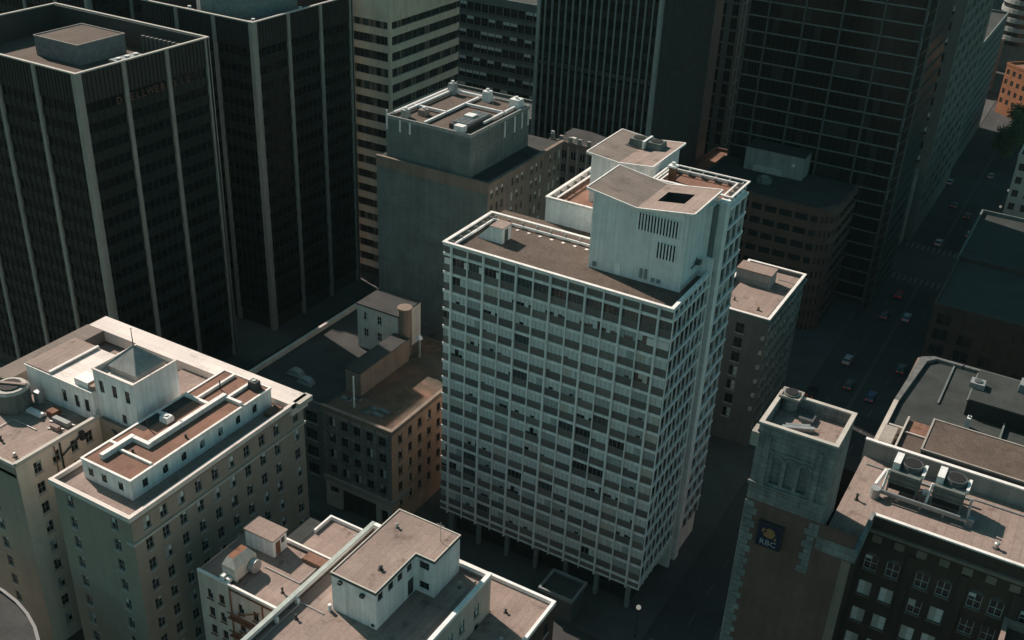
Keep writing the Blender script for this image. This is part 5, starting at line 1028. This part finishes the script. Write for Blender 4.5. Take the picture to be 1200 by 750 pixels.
def behind_brick():
    b = root('deck_building', 'low building with dark green roof and brown raised box behind the brick building', 'building', (0, 170, 0))
    x0, x1, y0, y1, h = -19.0, 60, 140, 198, 26.0
    m = MB(); m.box(x0, x1, y0, y1, 0, h-1.0); m.build('wall', 'brownstone', b)
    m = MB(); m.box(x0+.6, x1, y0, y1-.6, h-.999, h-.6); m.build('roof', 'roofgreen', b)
    m = MB(); m.box(x0-.2, x0+.599, y0, 178, h-.999, h+.1); m.build('cornice', 'stonelight', b)
    m = MB(); m.prism([(x0-.2, 178.01), (x0+.599, 178.01), (-17.0, 195.6), (-15.6, 197.4), (-11.0, 197.4), (-10.5, 198.2), (-16.2, 198.2), (-18.4, 196.6)], h-.999, h+.05); m.build('cornice', 'tealstone', b)
    m = MB(); m.box(-10.5, x1, 197.4, 198.2, h-.999, h+.05); m.build('cornice', 'tealstone', b)
    m = MB(); m.box(-15.0, x1, y0, 164.0, h-.599, 28.6); m.build('deck', 'gravelbrown', b)
    boxes('deck_kerb', 'stonelight', b, [(-15.3, -15.001, y0, 168.6, h-.598, 29.2), (-15.0, -11.0, 163.9, 164.2, 28.601, 28.9)])
    m = MB(); m.box(-14.9, -11.0, 164.21, 168.6, h-.599, 28.55); m.build('deck', 'roofrust', b)
    m = MB(); m.box(-11.0, x1, 155.6, 165.6, 28.605, 31.6); p = m.build('raised_box', 'darkfin', b); m = MB(); m.box(-10.9, x1, 155.8, 165.4, 31.601, 31.8); m.build('box_roof', 'gravelbrown', p); m = MB(); m.ring(-11.15, x1, 155.45, 165.75, 31.6, 31.95, .3); m.build('box_coping', 'stone', p)
    boxes('walkway_rail', 'stonelight', b, [(-10.2, -2, 152.4, 152.6, 28.602, 29.1), (-2.2, -2.0, 152.601, 154.4, 28.602, 29.1)])
    boxes('roof_bar', 'greywall', b, [(-12.4, -12.1, 182, 197.3, h-.598, h-.3), (-8.0, -7.7, 186, 197.3, h-.598, h-.3), (-1.0, -.7, 166, 181, h-.598, h+.2), (-4.5, 2.5, 166.5, 175, h-.598, h-.45)])
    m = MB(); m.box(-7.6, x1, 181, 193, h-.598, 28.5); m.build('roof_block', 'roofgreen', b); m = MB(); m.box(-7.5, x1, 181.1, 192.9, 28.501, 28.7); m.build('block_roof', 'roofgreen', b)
    for x, y, z, lx, ly, hh, mt, lab in ((-7.0, 186.5, 28.7, 2.6, 2.4, 1.0, 'steel', 'grey box on the front edge of the shaded green roof block'), (1.5, 190, 28.7, 4, 3, 1.6, 'greymetal', 'larger grey box on the shaded green roof at the right edge'), (-6.4, 177, 25.4, .8, 1.4, 2.2, 'white_metal', 'small white post box on the shaded dark green roof')):
        t = root('roof_unit', lab, 'air unit', (x, y, z)); m = MB(); m.box(x-lx/2, x+lx/2, y-ly/2, y+ly/2, z, z+hh, .08); m.build('casing', mt, t); m = MB(); m.cyl(x, y, z+hh, z+hh+.2, min(lx, ly)*.3, 10); m.build('fan', 'darkfin', t)
    m = MB(); m.box(-18.3, -16.2, 161, 166.5, h-.598, h+1.6); m.build('balcony_house', 'stone', b)
    m = MB(); m.box(-18.0, -15.4, 168.0, 168.4, h-.598, h+.9); m.build('parapet', 'stonelight', b)
    for i in range(4): m = MB(); m.beam((-18.4, 152+i*2.2, h-.6), (-18.4, 152+i*2.2, h+1.3), .4, n=6); m.build('baluster', 'stonelight', b)
behind_brick()

# ------------------------------------------------------------------ small roofed building right of the white tower
def right_mid():
    x0, x1, y0, y1, h = -58.5, -45.9, 186.2, 210.2, 30.2
    b = root('brown_office', 'mid rise grey office with a pink gravel roof just right of the white tower', 'building', (-52, 198, 0))
    F, G = Face('front', x0, y0), Face('side', x1, y0)
    window_wall(b, F, x1-x0, 0, h-1, [2.5, 7.1], [25.5-3.3*i for i in range(7)], 1.7, 2.2, 'drabwall', window_kit(1.8, 2.2, frame='framedark', pdown=.2))
    k = flat_window(1.1, 1.9, pdown=.3, frame='framedark')
    window_wall(b, G, y1-y0, 0, h-1, [1.6+1.9*i for i in range(12)], [25.8-3.3*i for i in range(8)], 1.1, 1.9, 'greywall', k, near=False)
    m = MB(); backs(m, x0, x1, y0, y1, 0, h-1); m.build('wall', 'greywall', b)
    m = MB(); m.box(x0+.4, x1-.4, y0+.4, y1-.4, h-1.4, h-.95); m.build('roof', 'roofpink', b)
    m = MB(); m.ring(x0, x1, y0, y1, h-.999, h-.15, .35); m.build('parapet', 'greywall', b); m = MB(); m.ring(x0-.1, x1+.15, y0-.15, y1+.15, h-.149, h+.05, .6); m.build('coping', 'trim', b)
    m = MB(); m.box(x1+.003, x1+.5, y0-.3, y1, h-1.6, h-1.1); m.build('cornice', 'tealstone', b)
    t = root('roof_house', 'long pinkish topped plant box on the brown office roof', 'plant box', (-54, 203, h-.9)); m = MB(); m.box(-58.0, -50.6, 200.6, 204.6, h-.95, h+1.9); m.build('casing', 'concrete', t); m = MB(); m.box(-58.1, -50.5, 200.5, 204.7, h+1.901, h+2.15); m.build('lid', 'roofpink', t); m = MB(); m.box(-57.6, -51, 200.55, 200.598, h-.6, h+.2); m.build('louvre', 'greymetal', t)
    lm = None
    for i in range(6):
        m = MB(); m.box(x1-.9, x1-.3, y0-.7, y0-.003, h-4.6-3.3*i, h-3.9-3.3*i); m.build('bracket', 'stonelight', b)
right_mid()

# ------------------------------------------------------------------ tall finned tower, far centre
def finned():
    x0, x1, y0, y1, h = -126.6, -94.9, 235, 276.4, 112
    b = root('finned_tower', 'tall dark tower with closely spaced vertical fins behind the white tower', 'tower', (x1, y0, 0))
    F, G = Face('front', x0, y0), Face('side', x1, y0)
    m = MB(); m.box(x0, x1-.4, y0+.4, y1, 0, h-.5); m.build('core', 'towerpanel', b)
    m = MB(); m.box(x0, x1, y0, y1, h-.499, h+.5); m.build('roof', 'roofdark', b)
    for k in range(27):
        z = k*4.05+2
        for f, L, a in ((F, x1-x0-.5, .5), (G, y1-y0-.5, .9)):
            m = f.mb(); m.box(a, L, -.39, -.25, z, z+2.3); m.build('window', 'towerglass', b)
    for i in range(1, 17):
        u = 31.7*i/17; m = F.mb(); m.box(u-.14, u+.14, -.24, .35, 0, h-.6); m.build('fin', 'towerfin', b)
    for i in range(1, 22):
        u = 41.4*i/22; m = G.mb(); m.box(u-.14, u+.14, -.24, .35, 0, h-.6); m.build('fin', 'darkfin', b)
    boxes('corner_pier', 'concrete', b, [(x0-.3, x0+.5, y0-.35, y0+.399, 0, h-.6), (x1-.5, x1+.35, y0-.35, y0+.9, 0, h-.6)])
    m = MB(); m.box(x1-.399, x1+.5, y1-6.5, y1+.2, 0, h-.6); m.build('end_pier', 'darkfin', b)
    m = F.mb(); m.box(.5, 31.1, -.22, .1, 55.5, 56.6); m.build('plant_band', 'darkmetal', b); m = G.mb(); m.box(.9, 34.8, -.22, .1, 55.5, 56.6); m.build('plant_band', 'darkmetal', b)
    # ornate old block in front of it
    b = root('ornate_block', 'old brown stone block with a battlemented parapet between the dark towers', 'building', (-106, 218, 0))
    X0, X1, Y0, Y1, H = -112, -97, 217, 229, 44.5
    F2 = Face('front', X0, Y0); k = flat_window(1.2, 2.0, pdown=.3)
    window_wall(b, F2, X1-X0, 0, H-1.2, [1.5+2.4*i for i in range(6)], [40-3.4*i for i in range(10)], 1.2, 2.0, 'brownstone', k, near=False)
    m = MB(); m.face([(X1, Y0, 0), (X1, Y1, 0), (X1, Y1, H-1.2), (X1, Y0, H-1.2)]); backs(m, X0, X1, Y0, Y1, 0, H-1.2); m.build('wall', 'brownstone', b)
    m = MB(); m.box(X0, X1, Y0+.5, Y1, H-1.6, H-1.19); m.build('roof', 'roofdark', b); m = MB(); m.box(X0-.2, X1+.2, Y0-.3, Y0+.499, H-1.19, H-.4); m.build('parapet', 'brownstone', b)
    for i in range(7): x = X0+.1+i*2.4; m = MB(); m.box(x, x+.9, Y0-.2, Y0+.4, H-.399, H+.9); m.build('merlon', 'stone', b)
    for i in range(6): m = F2.mb(); u = .25+2.4*i; m.box(u-.2, u+.2, .003, .3, 0, H-1.21); m.build('pier', 'stone', b)
    boxes('finial', 'white_metal', b, [(X0+.2, X0+.9, Y0-.1, Y0+.3, H+.901, H+1.5), (X0+5, X0+6.2, Y0+.8, Y0+1.6, H-1.18, H+.6)])
finned()

# ------------------------------------------------------------------ grid tower on the right and the blocks round it
def grid_tower():
    x0, x1, y0, y1, h = -83.5, -41.9, 264, 290, 105
    b = root('grid_tower', 'tall dark glass tower with a thin grey grid and scaffold like right edge', 'tower', (x1, y0, 0))
    F = Face('front', x0, y0); fh = 3.72
    m = MB(); m.box(x0, x1, y0+.4, y1, 0, h); m.build('core', 'darkmetal', b)
    vx = [0, 5, 13.8, 22.8, 32.2, 41.4]
    kits = {}
    for k in range(27):
        z = 2+k*fh
        for i, (a, c) in enumerate(zip(vx, vx[1:])):
            if i not in kits:
                kits[i] = []
                for v in range(5):
                    p = MB(); p.T = lambda u, dd, zz: (u, -dd, zz); n = 6; w = c-a-.3
                    for j in range(n):
                        ua, ub = -w/2+w*j/n, -w/2+w*(j+1)/n; p.cur = 0 if random.random() < .86 else 2; p.face([(ua, -.3, 0), (ub, -.3, 0), (ub, -.3, fh-.3), (ua, -.3, fh-.3)][::-1]); p.cur = 3; p.box(ua-.04, ua+.04, -.299, -.2, 0, fh-.3)
                    kits[i].append(p.mesh('window', ['towerglass', 'glassblue', 'towerpanel', 'blackfin']))
            F.put(random.choice(kits[i]), 'window', b, (a+c)/2, z)
        m = F.mb(); m.box(0, 41.5, -.38, -.1, z-.3, z-.001); m.build('floor_band', 'towerfin', b)
    for u in vx: m = F.mb(); m.box(u-.22, u+.22, -.38 if u else -.3, .15, 0, h); m.build('mullion', 'darkfin', b)
    # projecting edge frame on the street corner
    ex0, ex1, ey0, ey1 = -41.88, -39.9, 263.6, 289
    m = MB(); m.box(ex0, ex1-.4, 264.2, ey1, 0, h); m.build('edge_core', 'towerpanel', b)
    boxes('edge_post', 'darkfin', b, [(ex0, ex0+.3, ey0, ey0+.5, 0, h), (ex1-.35, ex1, ey0, ey0+.5, 0, h)])
    for k in range(34):
        z = 1+k*3.1; m = MB(); m.beam((ex0+.3, ey0+.3, z), (ex1-.35, ey0+.3, z+1.5), .16); m.build('edge_brace', 'brownstone', b)
    boxes('edge_panel', 'stone', b, [(ex0+.1, ex0+.25, ey0-.08, ey0-.003, 30+i*6.2, 32.5+i*6.2) for i in range(9)])
    G = Face('side', ex1-.4, 264.2)
    for k in range(27):
        z = 2+k*fh; m = G.mb(); m.box(0, 25, .003, .25, z-.35, z); m.build('side_band', 'blackfin', b)
    # brown banded block in front
    b = root('banded_block', 'low brown banded block with dark flat roof in front of the grid tower', 'building', (-66, 250, 0))
    X0, X1, Y0, Y1, H = -84, -48.6, 241, 262.5, 33
    poly = [(X0, Y0+3), (X0+10, Y0+.4), (X0+20, Y0), (X1-4, Y0+.3), (X1-1, Y0+1.8), (X1, Y0+5), (X1, Y1), (X0, Y1)]
    m = MB(); m.prism([(x*.995-.3, y*1.001) for x, y in poly], 0, H-.6); m.build('core', 'glass', b)
    for k in range(9):
        z = H-.5-k*3.6; m = MB(); m.prism(poly, z-1.9, z); m.build('floor_band', 'brickred', b)
        for (x, y), (p, q) in zip(poly[:-3], poly[1:]):
            for i in range(3):
                t = (i+.5)/3; cx, cy = x+(p-x)*t, y+(q-y)*t
                m = MB(); m.box(cx-.35, cx+.35, cy+.05, cy+.6, z-3.6, z-1.901); m.build('pier', 'brickred', b)
    m = MB(); m.prism([(-83.2, 245), (-65, 242), (-53, 242), (-49.4, 247), (-49.4, 262), (-83.2, 262)], H-.499, H-.3); m.build('roof', 'roofdark', b)
    t = root('plant_house', 'grey plant house with a pale lower panel on the banded block roof', 'plant house', (-70, 258, H-.3)); m = MB(); m.box(-76.5, -61.5, 256, 262, H-.3, H+5.5); m.build('wall', 'concrete', t); m = MB(); m.box(-74, -66.5, 255.6, 255.998, H-.2, H+1.4); m.build('panel', 'stonelight', t); m = MB(); m.box(-76.6, -61.4, 255.9, 262.1, H+5.501, H+5.8); m.build('roof', 'roofdark', t); m = MB(); m.cyl(-64, 255.8, H+3, H+3.6, .4, 8); m.build('lamp', 'white_metal', t)
    t = root('roof_machine', 'round grey machine on the dark roof of the banded block', 'roof plant', (-69, 250, H-.3)); m = MB(); m.cyl(-69, 250, H-.3, H+.9, 2, 12, 1.7); m.build('drum', 'tarp', t); m = MB(); m.cyl(-69, 250, H+.901, H+1.1, 1.0, 10); m.build('fan', 'steel', t)
    # mid rise beyond, on the same kerb
    b = root('office_block', 'grey green office block with rows of triple windows beyond the grid tower', 'building', (-50, 330, 0))
    X0, X1, Y0, Y1, H = -66, -40.5, 314, 372, 76
    F, G = Face('front', X0, Y0), Face('side', X1, Y0)
    k = flat_window(1.6, 2.3, pdown=.1, frame='framedark')
    window_wall(b, F, X1-X0, 0, H-1, [u+c for c in (2, 10, 18) for u in (0, 2, 4)], [70-4.2*i for i in range(16)], 1.6, 2.3, 'drabwall', k, near=False)
    window_wall(b, G, Y1-Y0, 0, H-1, [u+c for c in range(3, 52, 9) for u in (0, 2, 4)], [70-4.2*i for i in range(16)], 1.6, 2.3, 'drabwall', k, near=False)
    m = MB(); backs(m, X0, X1, Y0, Y1, 0, H-1); m.build('wall', 'drabwall', b); m = MB(); m.box(X0, X1, Y0, Y1, H-.999, H); m.build('roof', 'roofdark', b); m = MB(); m.ring(X0-.4, X1+.4, Y0-.4, Y1+.4, H-.998, H+.6, .5); m.build('cornice', 'drabwall', b)
    m = MB(); m.box(X0+12, X1-2, Y0-5, Y0-.5, 0, 22); m.build('podium', 'stone', b); m = MB(); m.box(X0+11.8, X1-1.8, Y0-5.2, Y0-.502, 22.001, 22.6); m.build('podium_roof', 'drabwall', b)
grid_tower()

# ------------------------------------------------------------------ far background
def slabhouse(name, label, x0, x1, y0, y1, h, mt, roof='roofdark', cols=3.2, fh=3.8, w=1.6, wh=2.0, glass='glass', band=None, cat='building', sides=True):
    b = root(name, label, cat, ((x0+x1)/2, (y0+y1)/2, 0))
    F, G = Face('front', x0, y0), Face('side', x1, y0)
    k = flat_window(w, wh, glass=glass, pdown=.12, frame='framedark')
    rows = [h-1.5-fh*(i+1)+(fh-wh)/2 for i in range(int((h-3)/fh))]
    for f, L in ((F, x1-x0), (G, y1-y0)):
        n = max(1, int(L/cols)); cc = [(i+.5)*L/n for i in range(n)]
        window_wall(b, f, L, 0, h-1, cc, rows, w, wh, mt, k, near=False)
        if band:
            for z in rows: m = f.mb(); m.box(0, L, .003, .3, z-.5, z-.1); m.build('floor_band', band, b)
    m = MB(); backs(m, x0, x1, y0, y1, 0, h-1); m.build('wall', mt, b)
    m = MB(); m.box(x0+.3, x1-.3, y0+.3, y1-.3, h-1.4, h-.9); m.build('roof', roof, b); m = MB(); m.ring(x0-.15, x1+.15, y0-.15, y1+.15, h-.999, h, .45); m.build('parapet', mt, b); return b
slabhouse('teal_office', 'dark glass office with thin horizontal lines behind the striped tower', -190, -136, 272, 300, 60, 'greywall', cols=2.4, fh=4, w=2.2, wh=2.4, glass='towerglass', band='darkfin')
b = slabhouse('podium', 'stepped dark podium with pale ledges between the striped and finned towers', -172, -129, 236, 262, 30, 'darkfin', cols=4, w=3)
m = MB(); m.box(-170, -131, 246, 260, 30.1, 36); m.build('upper_step', 'darkfin', b); m = MB(); m.ring(-170.3, -130.7, 245.7, 260.3, 36.001, 36.8, .6); m.build('ledge', 'greywall', b); m = MB(); m.ring(-172.4, -128.6, 235.6, 262.4, 30.002, 30.9, .5); m.build('ledge', 'greywall', b)
slabhouse('ribbed_office', 'grey ribbed office tower partly seen between the finned and grid towers', -126, -97, 300, 360, 72, 'greywall', cols=3.4, w=1.9, wh=3.2)  # moved and stretched to keep the sun off the cross street
b = slabhouse('orange_brick_block', 'low orange brown brick block right of the finned tower', -94, -84.5, 262, 285, 26, 'brickred', roof='roofrust')
slabhouse('shop_row', 'low dark shop building below the ribbed office', -95, -70, 296, 322, 16, 'brickdark')
slabhouse('corner_store', 'dark brown block with arched shop front on the right kerb', -21, 30, 224, 252, 25, 'brickdark', roof='roofgreen', cols=5, w=3, wh=2.6)
slabhouse('teal_roofed_block', 'low block with grey green flat roof on the right kerb', -21.5, 25, 253, 288, 24, 'greywall', roof='roofgreen', cols=5, w=2.6)
slabhouse('pale_stone_block', 'pale stone block cut by the right frame edge', -18, 20, 311, 345, 33, 'stonelight', roof='roofgreen', cols=3)
b = slabhouse('orange_corner_block', 'sunlit orange brick block at the far right edge', -34, -4, 452, 482, 20, 'brickorange', roof='roofrust', cols=3.2, w=1.6); b.rotation_euler.z = R(-42)
b = slabhouse('sunlit_side_block', 'narrow sunlit pinkish end wall far up the avenue', -56, -50, 486, 500, 22, 'roofpink', cols=3.6); b.rotation_euler.z = R(-38)
slabhouse('avenue_block', 'dark long block far up the left side of the avenue', -90, -60, 486, 530, 14, 'greywall')
slabhouse('far_corner_block', 'dark block on the far left side of the avenue', -70, -42, 372.5, 440, 44, 'greywall')  # near end stretched to close a sun gap onto the avenue
slabhouse('distant_block', 'distant dark block behind the grid tower', -160, -82, 405, 452, 60, 'greywall')
slabhouse('dark_hall', 'wide dark low block in the gap behind the finned tower', -215, -118, 330, 400, 26, 'darkfin', cols=5, w=3)
slabhouse('hillside_block', 'dark block at the top edge behind the curved tower', -150, -64, 570, 640, 50, 'greywall', cols=5, w=2.4)
slabhouse('far_right_block', 'dark block at the top right corner of the view', -28, 60, 500, 600, 34, 'greywall', cols=5, w=2.4)
slabhouse('farthest_block', 'farthest dark block at the top of the avenue', -150, 60, 690, 740, 60, 'greywall', cols=6, w=2.4)
slabhouse('reddish_tower', 'reddish ribbed tower in the top left corner', -330, -266, 250, 300, 78, 'brownstone', cols=3, w=1.4, wh=2.8)
def curved():
    b = root('curved_tower', 'pale banded tower with a curved end at the top right corner', 'tower', (-46, 540, 0))
    def arc(r, n=14): return [(-45+r*math.cos(math.pi*(1+k/n)), 540+r*math.sin(math.pi*(1+k/n))) for k in range(n+1)]
    m = MB(); m.prism(arc(9.4)+[(-36, 566), (-54, 566)], 12, 120); m.build('core', 'glass', b)
    for k in range(27): z = 14+k*3.9; m = MB(); m.prism(arc(10)+[(-35.4, 566.5), (-54.6, 566.5)], z, z+1.9); m.build('floor_band', 'concrete', b)
    m = MB(); m.box(-56, -34, 532, 566, 0, 11.99); m.build('podium', 'greywall', b)
curved()

# ------------------------------------------------------------------ street things
def leaves(cx, cy, z0, z1, r, n, seed):
    rnd = random.Random(seed); m = MB()
    cl = [(rnd.uniform(-.6, .6)*r, rnd.uniform(-.6, .6)*r, rnd.uniform(.15, .95)) for _ in range(12)]
    for i in range(n):
        a = cl[i % 12]; q = Vector((rnd.gauss(0, 1), rnd.gauss(0, 1), rnd.gauss(0, .8))); q = q.normalized()*rnd.uniform(.2, 1)*r*.5
        p = Vector((cx+a[0], cy+a[1], z0+(z1-z0)*a[2]))+q
        s = rnd.uniform(.18, .42); u = Vector((rnd.gauss(0, 1), rnd.gauss(0, 1), rnd.gauss(0, 1))).normalized(); v = u.orthogonal().normalized()
        m.cur = 0 if (i % 12) < 7 else 1
        m.face([p-u*s, p+v*s*.7, p+u*s, p-v*s*.7])
    return m
def tree(x, y, h, r, lab, seed):
    t = root('street_tree', lab, 'tree', (x, y, 0), 'trees along the far avenue'); m = MB(); m.cyl(x, y, 0, h*.55, .28, 8, .16)
    for k in range(6): a = k*1.05+seed; m.beam((x, y, h*(.3+.03*k)), (x+r*.6*math.cos(a), y+r*.6*math.sin(a), h*(.6+.05*k)), .14, n=5)
    m.build('trunk', 'bark', t); leaves(x, y, h*.25, h, r, 3600, seed).build('crown', ['leaf', 'leaf2'], t, kind='stuff')
for i, (x, y, h, r, lab) in enumerate(((-27.5, 396, 15, 5.2, 'nearest leafy tree on the right side of the far avenue'), (-26.5, 406, 16, 5.4, 'leafy tree directly behind the nearest one on the right avenue side'), (-27, 418, 15, 5.0, 'third leafy tree up the right side of the far avenue'), (-27.5, 431, 14, 4.6, 'farthest leafy tree before the orange brick block'), (-77, 305, 10, 3.0, 'small yellowish tree beside the ribbed office'))): tree(x, y, h, r, lab, i+3)

def car():
    t = root('parked_car', 'car', 'car', (0, 0, 0), 'cars on the avenue')
    prof = [(-2.2, .35), (2.2, .35), (2.25, .7), (2.1, .9), (1.0, 1.0), (-1.6, 1.02), (-2.15, .95), (-2.25, .7)]
    m = MB(); w = .88
    m.face([(-w, y, z) for y, z in prof]); m.face([(w, y, z) for y, z in prof][::-1])
    for (a, c), (e, g) in zip(prof, prof[1:]+prof[:1]): m.face([(w, a, c), (w, e, g), (-w, e, g), (-w, a, c)])
    bd = m.build('body', 'car white', t)
    m = MB(); b_, t_ = [(.85, -1.9, 1.0), (.85, .95, 1.0)], [(.66, -1.35, 1.45), (.66, .25, 1.45)]
    P = [(-.82, -1.75, 1.0), (.82, -1.75, 1.0), (.82, 1.0, 1.0), (-.82, 1.0, 1.0), (-.66, -1.3, 1.44), (.66, -1.3, 1.44), (.66, .3, 1.44), (-.66, .3, 1.44)]
    for f in ((0, 1, 5, 4), (1, 2, 6, 5), (2, 3, 7, 6), (3, 0, 4, 7)): m.face([P[k] for k in f])
    m.build('window_glass', 'glass', t); m = MB(); m.box(-.67, .67, -1.31, .31, 1.441, 1.5, .04); m.build('car_roof', 'car white', t)
    for x in (-.85, .85):
        for y in (-1.4, 1.4):
            m = MB(); m.T = lambda u, dd, z, x=x, y=y: (x+z, y+u, .32+dd); m.cyl(0, 0, -.1, .1, .32, 12); m.build('wheel', 'black', t)
    for x in (-.6, .6): m = MB(); m.box(x-.18, x+.18, 2.2, 2.27, .62, .8); m.build('headlight', 'white_metal', t); m = MB(); m.box(x-.18, x+.18, -2.28, -2.2, .68, .86); m.build('tail_light', 'tail light', t)
    return t
c0 = car(); first = True
bym = {}
CARS = [(-39.8, 370.5, 0, 'car white', 'white car near the kerb by the far office block'), (-32.9, 316.6, 0, 'car white', 'bright white car just beyond the crossing'), (-35.0, 275.5, 0, 'car red', 'red car with lit tail lights before the crossing'), (-35.4, 261.3, 0, 'car grey', 'grey car in the left lane behind the red car'), (-30.3, 263.0, 0, 'car silver', 'silver car in the right lane behind the red car'), (-37.4, 233, 0, 'car white', 'white car beside the left kerb near the brown office'), (-28.6, 219.7, 0, 'car blue', 'blue car in the right lane nearest the stone tower'), (-26.2, 328.2, 0, 'car silver', 'silver car by the right kerb beyond the crossing'), (-34.2, 222, 0, 'car grey', 'dark grey car left of the blue car'), (-34.6, 350, 0, 'car grey', 'grey car in mid avenue behind the far crossing'), (-29.4, 343, 0, 'car black', 'black car in the right lane behind the far crossing'), (-25.6, 236, 0, 'car black', 'black car beside the right kerb ahead of the blue car'), (-40.4, 214, 0, 'car black', 'black car parked by the brown office kerb'), (-29, 385, 0, 'car silver', 'silver car far up the avenue near the trees'), (-136, 150, 0, 'car silver', 'silver car in the shaded street by the black towers'), (-146, 162, 0, 'car grey', 'grey car in the shaded street under the second black tower')]
for x, y, rz, paint, lab in CARS:
    if first: c = c0; c.location = (x, y, .02); c['label'] = lab; c.rotation_euler.z = rz; first = False; mesh0 = {ch.name.split('.')[0]: ch.data for ch in c0.children}
    else:
        c = copytree(c0, (x, y, .02), rz, label=lab)
    if paint != 'car white':
        if paint not in bym:
            bym[paint] = {}
            for n in ('body', 'car_roof'): me = mesh0[n].copy(); me.materials[0] = M[paint]; bym[paint][n] = me
        for ch in c.children:
            n = ch.name.split('.')[0]
            if n in bym[paint]: ch.data = bym[paint][n]
def lamp(x, y, lab, side=1):
    t = root('street_lamp', lab, 'street lamp', (x, y, .13), 'street lamps'); m = MB(); m.cyl(x, y, .13, 6.0, .1, 8, .07); m.cyl(x, y, .13, .8, .2, 8, .14); m.build('post', 'darkmetal', t); m = MB(); m.cyl(x, y, 6.0, 6.2, .25, 8); m.build('collar', 'darkmetal', t)
    m = MB(); n = 6
    for k in range(n): a, c = math.pi*k/n, math.pi*(k+1)/n; m.cyl(x, y, 6.6-.42*math.cos(a), 6.6-.42*math.cos(c), max(.01, .42*math.sin(a)), 10, max(.01, .42*math.sin(c)))
    m.build('globe', 'lamp globe', t)
lamp(-43.2, 124.6, 'globe street lamp at the corner below the white tower')
for i in range(5): lamp(-20.8, 292+3+i*16+ (14 if i == 0 else 14), ('nearest', 'second', 'third', 'fourth', 'farthest')[i]+' globe lamp along the right avenue kerb past the crossing')
# kiosk and fence by the white tower
t = root('entrance_kiosk', 'dark flat topped entrance kiosk on the plaza before the white tower', 'kiosk', (-56, 123, .13)); m = MB(); m.box(-59.4, -53.6, 121.6, 126.4, .13, 4.6); m.build('wall', 'darkfin', t); m = MB(); m.ring(-59.7, -53.3, 121.3, 126.7, 4.601, 5.2, .35); m.build('roof_edge', 'greymetal', t); m = MB(); m.box(-59.3, -53.7, 121.7, 126.3, 4.6015, 4.8); m.build('roof', 'roofdark', t)

# ------------------------------------------------------------------ thin teal air volume, added to lift the dark tones
m = MB(); m.box(-1450, 1150, -550, 2550, -1, 150)
hz = struct(m, 'added_haze', 'leaf', 'stuff'); hz.data.materials.clear()
hm = bpy.data.materials.new('haze air'); hm.use_nodes = True; hn = hm.node_tree; hn.nodes.clear()
pv = hn.nodes.new('ShaderNodeVolumePrincipled'); pv.inputs['Color'].default_value = (.62, .95, .92, 1); pv.inputs['Density'].default_value = 0.00003
ho = hn.nodes.new('ShaderNodeOutputMaterial'); hn.links.new(pv.outputs[0], ho.inputs['Volume']); hz.data.materials.append(hm)
